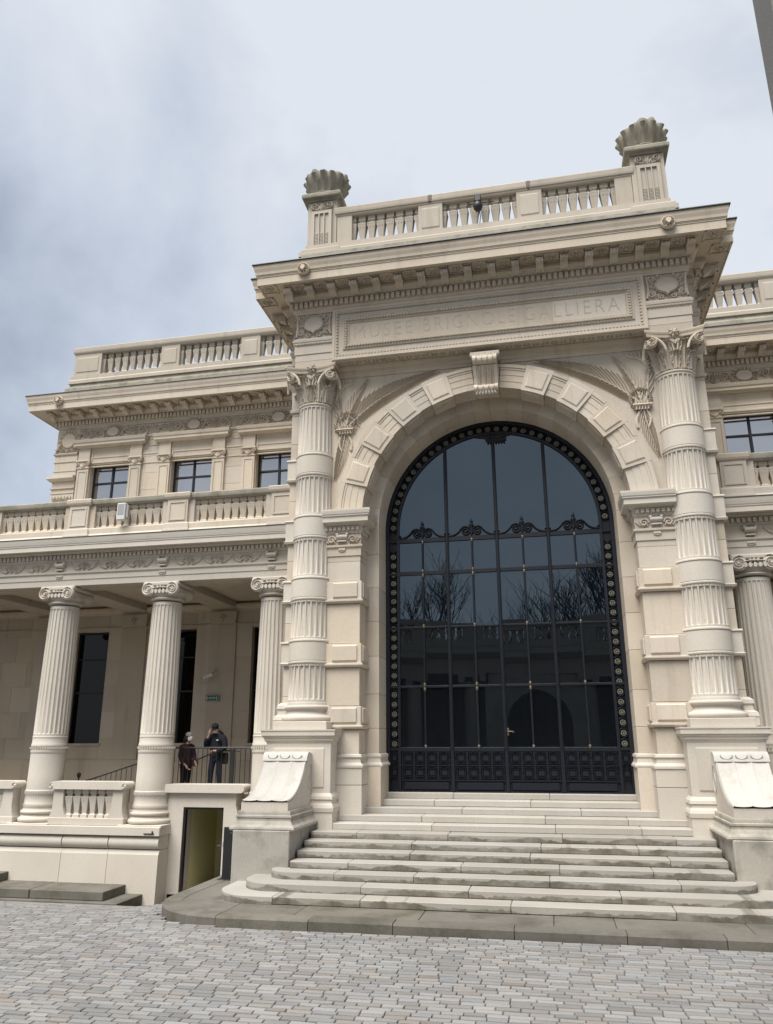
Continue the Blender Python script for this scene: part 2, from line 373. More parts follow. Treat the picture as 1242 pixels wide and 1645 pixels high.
# ---- door recess: jamb stones and arch soffit stones, each course its own block
rec = bgroup('door_recess')
zz = [1.2, 2.36, 2.62, 3.2, 4.0, 4.9, 5.75, 6.6, 7.45, ZC]
for s in (-1, 1):
    for a, b_ in zip(zz, zz[1:]):
        grow = 0.10 if b_ <= 2.4 else 0.0
        bpart('jamb_stone', MB().box(s * (2.94 - grow * 0.6), s * 3.7, 0.5 - grow, 1.5, a + 0.003, b_ - 0.003, 0.006), 'limestone', rec)
    bpart('base_moulding', MB().sweep([(s * 3.4, 0.5), (s * 2.94, 0.5), (s * 2.94, 1.36)][::-s], [(-.1, 2.34), (.10, 2.34), (.10, 2.38), (.05, 2.44), (.04, 2.52), (.06, 2.56), (.05, 2.61), (.0, 2.63), (-.1, 2.63)]), 'limestone_clean', rec)
na = 22
for i in range(na):
    a0, a1 = PI * i / na + 0.0009, PI * (i + 1) / na - 0.0009
    bpart('arch_soffit_stone', MB().arc(ZC, 2.94, 3.7, 0.5, 1.5, a0, a1, 3), 'limestone', rec)
bpart('threshold_wall', MB().box(-3.4, 3.4, 1.40, 1.9, 0.5, ZF - 0.01), 'limestone', rec)

# ---- piers under the arch
for s in (-1, 1):
    pier = bgroup('portal_pier')
    courses = [1.0, 1.95, 2.34, 2.62, 3.17, 3.7, 4.59, 5.15, 6.12, 6.67, 7.17]
    for k, (a, b_) in enumerate(zip(courses, courses[1:])):
        boss = k in (4, 6, 8)
        d = 0.05 if boss else 0.0; bx = 0.09 if k < 2 else 0.0
        bpart('stone_block', MB().box(s * (3.28 - d - bx), s * 4.2, -0.10 - d - bx, 0.6, a + 0.005, b_ - 0.005, 0.010), 'limestone' if k > 1 else 'limestone_clean', pier)
        if boss:
            bpart('stone_boss', MB().sweep([(s * 3.34, -.15), (s * 3.94, -.15)][::s], [(-.02, a + .13), (.0, a + .13), (.035, a + .165), (.035, b_ - .065), (.0, b_ - .03), (-.02, b_ - .03)]), 'limestone', pier)
            bpart('stone_boss', MB().sweep([(s * 3.23, .40), (s * 3.23, -.06)][::s], [(-.02, a + .13), (.0, a + .13), (.035, a + .165), (.035, b_ - .065), (.0, b_ - .03), (-.02, b_ - .03)]), 'limestone', pier)
            bpart('drip_moulding', MB().sweep([(s * 3.23, .55), (s * 3.23, -.15), (s * 4.2, -.15)][::s], [(-.03, a + .004), (.0, a + .004), (.045, a + .05), (.045, a + .085), (.0, a + .10), (-.03, a + .1)]), 'limestone', pier)
    P = [(s * 3.28, .55), (s * 3.28, -.10), (s * 4.2, -.10)][::s]
    bpart('base_moulding', MB().sweep(P, [(-.1, 2.33), (.11, 2.33), (.11, 2.38), (.055, 2.44), (.045, 2.52), (.075, 2.56), (.06, 2.61), (.0, 2.63), (-.1, 2.63)]), 'limestone_clean', pier)
    bpart('architrave', MB().sweep(P, [(-.1, 7.17), (.0, 7.17), (.0, 7.31), (.022, 7.315), (.022, 7.50), (.03, 7.505), (.06, 7.54), (.06, 7.59), (.0, 7.60), (-.1, 7.6)]), 'limestone', pier)
    bpart('frieze', MB().sweep(P, [(-.1, 7.6), (.01, 7.6), (.03, 7.74), (.01, 7.90), (-.1, 7.9)]), 'limestone', pier)
    bpart('impost_cornice', MB().sweep(P, [(-.1, 7.88), (.03, 7.88), (.04, 7.93), (.055, 7.94), (.055, 8.06), (.10, 8.08), (.12, 8.12), (.24, 8.14), (.24, 8.27), (.27, 8.285), (.27, 8.31), (.285, 8.33), (.30, 8.41), (.30, 8.45), (-.1, 8.46)]), 'limestone_clean', pier)
    m = MB()
    x = 3.30
    while x < 4.12:
        m.box(s * x, s * (x + .075), -.215, -.14, 7.955, 8.05, .006); x += .115
    y = -.05
    while y < .45:
        m.box(s * 3.225, s * 3.16, y, y + .075, 7.955, 8.05, .006); y += .115
    o = bpart('dentil_row', m, 'limestone', pier); o['kind'] = 'stuff'
    # cartouche scroll with leaves on the frieze
    cx = s * 3.74
    m = MB(); m.prismx([(-.13 - .07 * math.sin(t), 7.80 + .06 * math.cos(t)) for t in [PI * i / 8 for i in range(9)]], cx - .14, cx + .14, True)
    m.box(cx - .12, cx + .12, -.19, -.12, 7.665, 7.695, .008)
    for q in (-1, 1): m.prismx([(-.14 + .055 * math.cos(t), 7.85 + .05 * math.sin(t)) for t in [2 * PI * i / 10 for i in range(10)]], cx + q * .125 - .03, cx + q * .125 + .03, True)
    for i in range(5): m.rib([(cx - .08 + .04 * i, 7.75), (cx - .09 + .045 * i, 7.62)], .014, .018, -.125)
    bpart('cartouche_scroll', m, 'limestone_clean', pier)
    for q in (-1, 1):
        m = MB().rib(spiral(cx + q * .27, 7.72, .10, 1.4, PI / 2 * (1 + q), -q), .024, .05, -.125)
        for i in range(4): m.leafrel(cx + q * (.20 + .05 * i), 7.64, PI / 2 - q * (.2 + .2 * i), .17, .035, .05, -.12)
        bpart('leaf_relief', m, 'limestone', pier)
    m = MB(); m.box(cx - .085, cx + .085, -.155, -.12, 7.455, 7.50, .006); m.rib([(cx - .08, 7.445), (cx - .02, 7.43), (cx, 7.425), (cx + .02, 7.43), (cx + .08, 7.445)], .014, .03, -.12)
    bpart('scroll_pendant', m, 'limestone_clean', pier)

# ---- the arch ring: bossed voussoirs between moulded ones, console keystone
ring = bgroup('portal_arch')
bc = [20, 36.5, 53, 69.5]; hw = 5.2
def fl(a0, a1):
    a0, a1 = math.radians(a0), math.radians(a1); m = MB()
    for r0, r1, y in ((3.255, 3.43, -.10), (3.43, 3.60, -.110), (3.60, 3.745, -.120), (3.745, 3.80, -.135), (3.80, 3.88, -.155)):
        m.arc(ZC, r0 - (.006 if r0 > 3.3 else 0), r1, y, .53 - r0 * .001, a0, a1, 5)
    return m
def bo(c):
    a0, a1 = math.radians(c - hw), math.radians(c + hw); m = MB(); m.arc(ZC, 3.215, 3.91, -.150, .50, a0, a1, 4)
    d = math.radians(1.25)
    m2 = MB(); A = [a0 + d, a1 - d]
    r0, r1 = 3.31, 3.80; v = []
    for rr0, rr1, dd, y in ((r0, r1, 0, -.152), (r0 + .03, r1 - .03, .010, -.175)):
        v += [(rr0 * math.cos(A[0] + dd), y, ZC + rr0 * math.sin(A[0] + dd)), (rr0 * math.cos(A[1] - dd), y, ZC + rr0 * math.sin(A[1] - dd)), (rr1 * math.cos(A[1] - dd), y, ZC + rr1 * math.sin(A[1] - dd)), (rr1 * math.cos(A[0] + dd), y, ZC + rr1 * math.sin(A[0] + dd))]
    m2.add(v, [(4, 5, 6, 7), (0, 1, 5, 4), (1, 2, 6, 5), (2, 3, 7, 6), (3, 0, 4, 7)])
    # raised panel on the soffit face
    y0, y1 = -.08, .38; v = []
    for rr, dd, dy in ((3.213, 0, 0), (3.185, .010, .035)):
        for aa, yy in ((A[0] + dd, y0 + dy), (A[1] - dd, y0 + dy), (A[1] - dd, y1 - dy), (A[0] + dd, y1 - dy)): v.append((rr * math.cos(aa), yy, ZC + rr * math.sin(aa)))
    m2.add(v, [(4, 5, 6, 7), (0, 1, 5, 4), (1, 2, 6, 5), (2, 3, 7, 6), (3, 0, 4, 7)])
    m.add(m2.v, m2.f); return m
edges = [3.0]
for c in bc: edges += [c - hw, c + hw]
edges += [84.6]
segs = [(edges[i], edges[i + 1]) for i in range(0, len(edges), 2)]
for a, b_ in segs:
    for mir in (0, 1):
        bpart('moulded_voussoir', fl(a + .08, b_ - .08) if not mir else fl(180 - b_ + .08, 180 - a - .08), 'limestone', ring)
for c in bc:
    for cc in (c, 180 - c): bpart('bossed_voussoir', bo(cc), 'limestone', ring)
bpart('crown_voussoir', fl(84.8, 95.2), 'limestone', ring)
# relief panels on the arch soffit between bosses
m = MB()
for a, b_ in segs:
    for mir in (0, 1):
        mid = math.radians((a + b_) / 2 if not mir else 180 - (a + b_) / 2); r = 3.25
        for k in range(5):
            aa = mid + math.radians((k - 2) * 1.35)
            for yy in (-.0, .12, .24, .36):
                c_ = (r * math.cos(aa), yy + (k % 2) * .06, ZC + r * math.sin(aa)); n_ = (-math.cos(aa), 0, -math.sin(aa)); t_ = (-math.sin(aa), 0, math.cos(aa)); h_ = .02
                v = [(c_[0] + t_[0] * .03, c_[1], c_[2] + t_[2] * .03), (c_[0], c_[1] + .04, c_[2]), (c_[0] - t_[0] * .03, c_[1], c_[2] - t_[2] * .03), (c_[0], c_[1] - .04, c_[2]), (c_[0] + n_[0] * h_, c_[1], c_[2] + n_[2] * h_)]
                m.add(v, [(0, 1, 4), (1, 2, 4), (2, 3, 4), (3, 0, 4)])
o = bpart('soffit_ornament', m, 'limestone', ring); o['kind'] = 'stuff'
key = bgroup('keystone_console')
prof = [(-.05, 11.30), (-.30, 11.30)]
prof += [(-.33 - .11 * math.sin(t), 11.38 - .10 * math.cos(t)) for t in [PI * i / 8 for i in range(9)]]
prof += [(-.31, 11.52), (-.36, 11.68), (-.44, 11.85), (-.50, 11.95)]
prof += [(-.46 - .15 * math.sin(t), 12.10 - .13 * math.cos(t)) for t in [PI * i / 8 for i in range(9)]]
prof += [(-.05, 12.24)]
bpart('console_body', MB().prismx(prof, -.22, .22), 'limestone', key)
for x0, x1 in ((-.30, -.22), (.22, .30)):
    bpart('console_cheek', MB().prismx([(y * 1.06 + .01, z) for y, z in prof], x0, x1), 'limestone', key)
m = MB()
for x in (-.14, 0, .14):
    for t in range(9):
        z = 11.52 + t * .05; y = -.31 - .19 * ((z - 11.52) / .43) ** 1.25 - .03
        m.add([(x - .03, y + .02, z), (x + .03, y + .02, z), (x, y + .02, z + .035), (x, y + .02, z - .035), (x, y - .018, z)], [(0, 3, 4), (3, 1, 4), (1, 2, 4), (2, 0, 4)])
bpart('bead_ornament', m, 'limestone', key)
for x in (-.20, -.07, .07, .20):
    bpart('console_rib', MB().tube([(x, y - .004, z) for y, z in prof[2:-1]], .014, 6), 'limestone', key)
m = MB()
for i in range(7): m.leafrel(-.2 + .067 * i, 11.3 + .02, -PI / 2 + (i - 3) * .12, .13, .035, .05, -.38)
bpart('acanthus_tip', m, 'limestone_clean', key); m = MB()
for i in range(9): m.leafrel(-.28 + .07 * i, 12.16, PI / 2 + (4 - i) * .1, .12, .04, .05, -.52)
bpart('acanthus_tip', m, 'limestone_clean', key)
bpart('console_abacus', MB().box(-.37, .37, -.47, .06, 12.245, 12.36, .015), 'limestone', key)

# ---- soffit under the inscription and the wall moulding behind it
sof = bgroup('portal_soffit')
bpart('soffit_slab', MB().box(-4.0, 4.0, -.46, .3, 12.53, 12.72), 'limestone', sof)
bpart('wall_moulding', MB().sweep([(-4.1, .05), (4.1, .05)], [(-.05, 12.22), (.03, 12.22), (.04, 12.30), (.06, 12.31), (.06, 12.41), (.10, 12.44), (.14, 12.50), (.14, 12.535), (-.05, 12.535)]), 'limestone', sof)
m = MB()
for s in (-1, 1):
    x = .62
    while x < 3.75:
        for q in range(6):
            a = q * PI / 3
            v = [(s * x + .03 * math.cos(a), -.24 + .03 * math.sin(a), 12.528), (s * x + .085 * math.cos(a - .35), -.24 + .085 * math.sin(a - .35), 12.526), (s * x + .085 * math.cos(a + .35), -.24 + .085 * math.sin(a + .35), 12.526), (s * x + .055 * math.cos(a), -.24 + .055 * math.sin(a), 12.49)]
            m.add(v, [(0, 1, 3), (1, 2, 3), (2, 0, 3)])
        x += .225
o = bpart('soffit_guilloche', m, 'limestone', sof); o['kind'] = 'stuff'
for y in (-.40, -.08):
    bpart('soffit_fillet', MB().box(-3.9, -.55, y - .02, y + .02, 12.505, 12.531), 'limestone', sof); bpart('soffit_fillet', MB().box(.55, 3.9, y - .02, y + .02, 12.505, 12.531), 'limestone', sof)

# ---- palm relief in each spandrel
for s in (-1, 1):
    g = bgroup('palm_relief'); y = .05
    def frond(p0, p1, p2, n, ln, w, h, name):
        m = MB(); c = bez(p0, p1, p2, n); m.rib([(s * x, z) for x, z in c], [.035 * (1 - .6 * i / n) for i in range(n + 1)], .05, y)
        for i in range(1, n + 1):
            x, z = c[i]; ax, az = c[i - 1]; t = math.atan2(z - az, x - ax); k = i / n; L_ = ln * (0.45 + 0.6 * math.sin(PI * min(1, .15 + .8 * k))) * (1 - .45 * k)
            for q in (-1, 1):
                a = t + q * (.58 - .20 * k); bend = -q * .38
                m.leafrel(s * x, z, a if s > 0 else PI - a, L_, w, h, y, bend if s > 0 else -bend)
        bpart(name, m, 'limestone', g)
    frond((3.72, 10.72), (3.05, 11.60), (1.45, 12.12), 19, .85, .021, .06, 'upper_frond')
    frond((3.72, 10.85), (3.78, 10.2), (3.97, 9.50), 11, .55, .020, .055, 'lower_frond')
    frond((3.72, 10.75), (3.68, 11.3), (3.20, 12.0), 9, .52, .021, .055, 'middle_frond')
    frond((3.80, 10.75), (3.95, 11.3), (3.98, 11.95), 6, .40, .021, .055, 'corner_frond')
    m = MB()
    rw = random.Random(5 + s)
    for i in range(22):
        a = 2 * PI * i / 22; rr = .24
        for q in (-.7, .7): m.leafrel(s * (3.70 + (rr + .05 * q) * math.cos(a)), 10.92 + (rr + .05 * q) * math.sin(a), (a if s > 0 else PI - a) + s * PI / 2 + q * .6 + rw.uniform(-.2, .2), .15, .026, .07, y)
    bpart('wreath', m, 'limestone', g)
    m = MB()
    for i in range(5): m.rib([(s * (3.58 + .07 * i), 10.60), (s * (3.60 + .065 * i), 10.72), (s * (3.58 + .07 * i), 10.84)], .035, .11, y)
    m.rib([(s * 3.5, 10.72), (s * 3.96, 10.72)], .05, .13, y)
    for q in (-1, 1): m.rib(bez((s * 3.75, 10.7), (s * (3.75 + q * .25), 10.4), (s * (3.7 + q * .12), 10.15), 8), .035, .05, y)
    for i in range(6): m.rib(bez((s * 4.0, 11.6 + .1 * i), (s * (3.8 - .03 * i), 11.9), (s * (4.05 - .12 * i), 12.15), 8), .03, .05, y)
    bpart('ribbon_knot', m, 'limestone', g)

# ================================================================== the big columns
def flute(nf, depth):
    def f(a, z):
        p = (a * nf / (2 * PI)) % 1.0; t = abs(p - .5) * 2          # 0 mid-flute, 1 at the fillet
        return 1 - depth * math.sqrt(max(0, 1 - (t / .80) ** 2)) if t < .80 else 1.0
    return f
def ring_prof(prof): return lambda: MB().lathe(0, 0, prof, 48)
def fluted(r0, z0, r1, z1, nf=24, depth=.075, seg=240):
    m = MB(); F = flute(nf, depth); zz = [z0, z0 + .06, z0 + .075, z1 - .075, z1 - .06, z1]
    def rad(a, z): return F(a, z) if z0 + .07 < z < z1 - .07 else 1.0
    pr = [(r0 + (r1 - r0) * (z - z0) / (z1 - z0), z) for z in zz]
    return m.lathe(0, 0, pr, seg, rad)
RC = lambda z: .515 - .065 * max(0, (z - 3.8) / (11.4 - 3.8)) ** 1.4
bands = [(4.68, 5.26), (6.21, 6.79), (7.76, 8.37), (9.42, 10.03)]
def leaf_mesh(h, w, curl, out0=.0, lean=.10):
    """acanthus leaf: x across, -y outward, z up; lobed edge, ridged, the tip rolled over"""
    m = MB(); nu, nv = 10, 8; v = []; f = []
    for i in range(nu + 1):
        u = i / nu; lob = 1 + .22 * math.cos(u * PI * 7); ww = w * (0.72 + .45 * math.sin(PI * u * .9)) * lob * (1 if u < .82 else 1 - (u - .82) * 3.2)
        if u < .78: oy, oz = out0 + lean * u * u, h * u / .78 * .97
        else:
            t = (u - .78) / .22 * 2.6; oy, oz = out0 + lean * .61 + curl * (1 - math.cos(t)), h * .97 + curl * math.sin(t) * .9
        for j in range(nv + 1):
            q = -1 + 2 * j / nv; ridge = .022 * math.cos(q * PI * 4) + .035 * (1 - abs(q))
            v.append((ww * q, -(oy + ridge) + .02 * q * q * 2, oz))
    for i in range(nu):
        for j in range(nv): a = i * (nv + 1) + j; f.append([a, a + 1, a + nv + 2, a + nv + 1])
    m.add(v, f, True); return m
def corinthian(col, zb, zt, rb, hwid, mat):
    H = zt - zb; ab = .15 * H / .98
    link('bell', shared('bell%.2f' % H, lambda: MB().lathe(0, 0, [(rb, 0), (rb + .035, .02), (rb + .035, .06), (rb, .08), (rb - .05, .1), (rb - .06, H * .6), (rb - .02, H * .75), (rb + .08, H - ab - .03), (rb + .10, H - ab)], 40)), mat, col, (0, 0, zb))
    for row, (hh, w, cu, n0, z0) in enumerate(((.36 * H, .14, .060, 0, .09), (.60 * H, .15, .075, .5, .09))):
        for k in range(8):
            a = 2 * PI * (k + n0) / 8
            me = shared('leaf%d%.2f' % (row, H), lambda: leaf_mesh(hh, w, cu, .0, .12 + .09 * row))
            link('acanthus_leaf', me, mat, col, ((rb + .0) * math.sin(a), -(rb + .0) * math.cos(a), zb + z0), (0, 0, a))
    def vol():
        m = MB(); sp = spiral(0, 0, .125, 2.1, PI / 2, 1, 34, .12); m.rib(sp, [.030 * (1 - .6 * i / 34) for i in range(35)], .055, 0)
        m.rib(bez((-.30, -.28), (-.24, .02), (0, .125), 10), [.03 + .012 * i / 10 for i in range(11)], .05, 0)
        m.prism([(.10 * math.cos(t), .10 * math.sin(t)) for t in [2 * PI * i / 16 for i in range(16)]], -.02, .10, True); return m
    def volm():
        m = vol(); m.v = [(-x, y, z) for x, y, z in m.v]; return m
    for k in range(4):
        a = PI / 2 * k
        for q, fn, nm in ((1, vol, 'volute_p'), (-1, volm, 'volute_m')):
            x, yy = q * (hwid - .17), -(hwid - .09); an = a + q * .32
            ca, sa = math.cos(a), math.sin(a)
            link('volute', shared(nm, fn), mat, col, (x * ca - yy * sa, x * sa + yy * ca, zt - ab - .15), (0, 0, an))
    # concave abacus
    n = 8; poly = []
    for k in range(4):
        a = PI / 2 * k
        for i in range(n + 1):
            t = -1 + 2 * i / n; x = t * (hwid - .02); y = -hwid + .17 * (1 - t * t) * 1.0
            poly.append((x * math.cos(a) - y * math.sin(a), x * math.sin(a) + y * math.cos(a)))
    def abac():
        m = MB(); L_ = len(poly); v = []; lev = ((.93, 0), (.95, ab * .45), (.97, ab * .5), (1.0, ab * .75), (1.0, ab))
        for sc_, z in lev: v += [(x * sc_, y * sc_, z) for x, y in poly]
        f = [[i * L_ + j, i * L_ + (j + 1) % L_, (i + 1) * L_ + (j + 1) % L_, (i + 1) * L_ + j] for i in range(len(lev) - 1) for j in range(L_)]
        m.add(v, f); m.add(v[:L_], [list(range(L_))[::-1]]); m.add(v[-L_:], [list(range(L_))]); return m
    link('abacus', shared('abacus%.2f' % H, abac), mat, col, (0, 0, zt - ab))
    def flower():
        m = MB()
        for i in range(7): m.leafrel(.02 * math.cos(i * .9), .02 * math.sin(i * .9), i * 2 * PI / 7, .11, .045, .06, 0)
        m.lathe(0, 0, [(.0, -.0), (.03, .0)], 8); m.prism([(.035 * math.cos(t), .035 * math.sin(t)) for t in [2 * PI * i / 10 for i in range(10)]], -.085, 0, True); return m
    for k in range(4):
        a = PI / 2 * k; r = hwid - .15
        link('rosette', shared('abacus_flower', flower), mat, col, (r * math.sin(a), -r * math.cos(a), zt - ab * .35), (0, 0, a))
    def caul():
        m = MB()
        for q in (-1, 1):
            m.rib(spiral(q * .075, .02, .065, 1.5, PI / 2 * (1 + q), -q, 20, .15), .018, .03, 0)
            m.rib(bez((q * .03, -.28), (q * .05, -.1), (q * .10, .08), 8), .02, .03, 0)
            m.leafrel(0, -.05, PI / 2 + q * .5, .16, .04, .04, 0)
        return m
    for k in range(4):
        a = PI / 2 * k; r = rb + .10
        link('caulicole', shared('caulicole', caul), mat, col, (r * math.sin(a), -r * math.cos(a), zt - ab - .16), (0, 0, a))
for s in (-1, 1):
    col = empty('portal_column', B, (s * CX, CYX - 1.4, 0))
    cm = 'limestone_clean'
    link('plinth', shared('col_plinth', lambda: MB().box(-.64, .64, -.72, .6, 3.16, 3.35, .012)), cm, col)
    tor = lambda rc, zc, h, w: [(rc + w * math.sin(t), zc - h * math.cos(t)) for t in [PI * i / 8 for i in range(9)]]
    link('base', shared('col_base', ring_prof([(.5, 3.35)] + tor(.575, 3.42, .07, .075) + [(.57, 3.50), (.555, 3.51), (.53, 3.54), (.52, 3.59), (.535, 3.625)] + tor(.54, 3.675, .05, .05) + [(.545, 3.73), (.53, 3.735), (.53, 3.77), (.515, 3.80)])), cm, col)
    zs = [3.80] + [z for b_ in bands for z in b_] + [11.36]
    for i in range(0, len(zs), 2):
        a, b_ = zs[i] - .01, zs[i + 1] + .01
        link('fluted_drum', shared('drum%d' % i, lambda: fluted(RC(a), a, RC(b_), b_)), cm, col)
    for i, (a, b_) in enumerate(bands):
        r = RC((a + b_) / 2)
        link('band', shared('band%d' % i, ring_prof([(r - .02, a), (r + .012, a), (r + .03, a + .02), (r + .032, a + .05), (r + .012, a + .065), (r + .005, a + .075), (r + .02, a + .08), (r + .02, b_ - .075), (r + .005, b_ - .07), (r + .012, b_ - .06), (r + .032, b_ - .045), (r + .03, b_ - .015), (r + .012, b_), (r - .02, b_)])), cm, col)
        def bead():
            m = MB()
            for k in range(40):
                t = 2 * PI * k / 40; m.box(-.018, .018, -(r + .012), -(r - .03), a - .05, a - .005)
                c_, s_ = math.cos(t), math.sin(t); m.v[-8:] = [(x * c_ - y * s_, x * s_ + y * c_, z) for x, y, z in m.v[-8:]]
            return m
        o = link('bead_collar', shared('beads%d' % i, bead), cm, col); o['kind'] = 'stuff'
    corinthian(col, 11.36, 12.42, .44, .70, 'limestone')

# ================================================================== pedestals and scrolled buttresses
for s in (-1, 1):
    pd = bgroup('column_pedestal'); c = s * CX
    q = lambda hx, y0: [(c - hx, 1.2), (c - hx, y0), (c + hx, y0), (c + hx, 1.2)]
    bpart('pedestal_die', MB().box(c - .76, c + .76, -.64, 1.2, .2, 3.02, .01), 'limestone_clean', pd)
    bpart('pedestal_cap', MB().sweep(q(.76, -.64), [(-.1, 2.86), (.0, 2.86), (.02, 2.90), (.05, 2.93), (.055, 2.98), (.085, 3.0), (.09, 3.03), (.11, 3.035), (.11, 3.13), (.125, 3.14), (.125, 3.17), (-.1, 3.17)]), 'limestone_clean', pd)
    bpart('pedestal_panel', MB().sweep([(c - .60, -.64), (c + .60, -.64)], [(-.02, 1.9), (0, 1.9), (.02, 1.94), (.02, 2.74), (0, 2.78), (-.02, 2.78)]), 'limestone_clean', pd)
    bpart('pedestal_base', MB().sweep(q(.76, -.64), [(-.1, .3), (.07, .3), (.07, 1.40), (.09, 1.42), (.10, 1.50), (.08, 1.56), (.05, 1.60), (.045, 1.65), (.07, 1.68), (.06, 1.74), (.02, 1.79), (.0, 1.81), (-.1, 1.81)]), 'limestone_clean', pd)
    bt = bgroup('scroll_buttress'); c = s * 4.735
    q = lambda hx, y0: [(c - hx, -.4), (c - hx, y0), (c + hx, y0), (c + hx, -.4)]
    bpart('buttress_block', MB().box(c - .60, c + .60, -2.39, -.4, -.9, 1.2, .015), 'buttress_stone', bt)
    bpart('buttress_moulding', MB().sweep(q(.53, -2.22), [(-.2, 1.185), (.14, 1.185), (.16, 1.22), (.15, 1.255), (.09, 1.30), (.05, 1.37), (.045, 1.42), (.06, 1.43), (.06, 1.465), (.035, 1.475), (.03, 1.53), (.02, 1.56), (-.2, 1.56)]), 'buttress_stone', bt)
    pr = [(-.45, 1.55), (-2.24, 1.55), (-2.24, 1.71)]
    pr += bez((-2.24, 1.72), (-1.42, 1.76), (-1.02, 2.50), 14)
    pr += bez((-1.02, 2.50), (-.97, 2.64), (-.82, 2.66), 6) + [(-.45, 2.66)]
    bpart('scroll_cheek', MB().prismx(pr, c - .50, c + .50), 'limestone_clean', bt)
    # the fluted marble face: sunk channels between fillets
    face = bez((-2.26, 1.735), (-1.44, 1.775), (-1.04, 2.50), 16); m = MB()
    nx = 64; v = []; f = []
    for i, (yy, z) in enumerate(face):
        ax, az = face[max(i - 1, 0)]; bx_, bz = face[min(i + 1, len(face) - 1)]; d = math.hypot(bx_ - ax, bz - az); ny, nz_ = -(bz - az) / d, (bx_ - ax) / d
        for j in range(nx + 1):
            t = -1 + 2 * j / nx; ch = (t * 1.5 + .5) % 1.0; h_ = .020 * (1 if abs(ch - .5) > .44 else math.cos((ch - .5) * PI / .88) * -.5 + .55)
            if abs(t) > .985: h_ = -.01
            v.append((c + t * .497, yy + ny * (.012 + h_), z + nz_ * (.012 + h_)))
    for i in range(len(face) - 1):
        for j in range(nx): a = i * (nx + 1) + j; f.append([a, a + 1, a + nx + 2, a + nx + 1])
    m.add(v, f, True); bpart('scroll_face', m, 'marble', bt)
    m = MB(); m.prismx([(-1.06 + .0, 2.49), (-1.09, 2.50), (-1.05, 2.60), (-.97, 2.675), (-.86, 2.69), (-.82, 2.66), (-.95, 2.63)], c - .515, c + .515, True)
    for k in (-1, 0, 1):
        m.rib([(c + k * .28 + .11 * math.cos(t), 2.625 - .075 * math.sin(t)) for t in [PI * i / 8 for i in range(9)]], .012, .02, -1.06)
    bpart('scroll_crest', m, 'marble', bt)
    for q_ in (-1, 1):
        m = MB(); sp = spiral(0, 0, .30, 1.3, PI / 2, -1, 30, .25)
        for k in range(30):
            (y1, z1), (y2, z2) = sp[k], sp[k + 1]
            yy = -.83; x = c + q_ * .502
            m.tube([(x, yy + y1 * .55, 2.13 + z1), (x, yy + y2 * .55, 2.13 + z2)], .018, 4)
        bpart('side_volute', m, 'marble', bt)

# ================================================================== portal entablature and the cornice that runs on over the wings
WY = 5.5                                            # wall plane of the upper storey
UPX0 = -16.18                                        # far end of the upper storey
front = [(-5.30, .15), (-5.03, .15), (-5.03, -.45), (5.03, -.45), (5.03, .15), (5.30, .15)]
crown_path = [(UPX0, 14.0), (UPX0, WY), (-5.30, WY)] + front + [(5.30, WY), (13.0, WY)]
portal_path = [(-5.30, WY)] + front + [(5.30, WY)]
lw_path = [(UPX0, 14.0), (UPX0, WY), (-5.30, WY)]
rw_path = [(5.30, WY), (13.0, WY)]
en = bgroup('portal_entablature')
for s in (-1, 1):
    bpart('entablature_block', MB().box(s * 3.9, s * 5.02, -.435, 1.5, 12.40, 14.4), 'limestone', en)
    bpart('backing_block', MB().box(s * 3.9, s * 5.29, .16, 5.6, 12.40, 14.4), 'limestone', en)
    P = [(s * 3.985, -.45), (s * 5.03, -.45), (s * 5.03, .15), (s * 5.30, .15), (s * 5.30, 5.4)][::s]
    bpart('architrave', MB().sweep(P, [(-.1, 12.425), (-.03, 12.425), (-.03, 12.60), (-.01, 12.605), (-.01, 12.795), (.012, 12.80), (.012, 13.05), (-.1, 13.05)]), 'limestone', en)
    bpart('architrave_moulding', MB().sweep(P, [(-.1, 13.05), (.02, 13.05), (.045, 13.09), (.045, 13.13), (.06, 13.14), (.06, 13.20), (.03, 13.24), (.01, 13.27), (-.1, 13.27)]), 'limestone', en)
    m = MB(); x = 4.0
    while x < 5.0: m.box(s * x, s * (x + .05), -.505, -.45, 13.07, 13.115); x += .085
    o = bpart('bead_row', m, 'limestone', en); o['kind'] = 'stuff'
    # cartouche of the frieze over the column
    cx = s * 4.52; y = -.44
    m = MB(); out = []
    for i in range(24):
        t = 2 * PI * i / 24; r = .235 * (1 + .10 * math.cos(2 * t)); out.append((cx + r * math.cos(t), 13.66 + r * 1.02 * math.sin(t) - (.06 if abs(t - 1.5 * PI) < .2 else 0)))
    m.prism(out, y - .075, y); m.rib(out + out[:1], .028, .10, y)
    bpart('cartouche', m, 'limestone', en)
    m = MB()
    for q in (-1, 1):
        m.rib(spiral(cx + q * .37, 13.44, .10, 1.5, PI / 2, q), .026, .06, y); m.rib(spiral(cx + q * .14, 13.36, .08, 1.4, PI / 2, -q), .022, .05, y)
        m.rib(spiral(cx + q * .36, 13.86, .09, 1.4, -PI / 2, -q), .026, .06, y)
        for i in range(6):
            t = -.9 + .36 * i; m.leafrel(cx + q * .27 * math.cos(t), 13.66 + .29 * math.sin(t), (t if q > 0 else PI - t) + .35 * q, .21, .045, .06, y, .5 * q)
        m.rib(bez((cx + q * .48, 13.32), (cx + q * .40, 13.6), (cx + q * .47, 13.95), 8), .03, .06, y)
    bpart('cartouche_leaves', m, 'limestone', en)
    # side face of the frieze, beyond the corner
    m = MB()
    for k in range(3):
        yy = .35 + .5 * k
        m.tube([(s * 5.31, yy + .12 * math.cos(t), 13.65 + .2 * math.sin(t)) for t in [2 * PI * i / 12 for i in range(13)]], .03, 5)
    bpart('side_frieze_relief', m, 'limestone', en)
bpart('core_block', MB().box(-3.95, 3.95, -.40, 1.0, 12.70, 14.4), 'limestone', en)
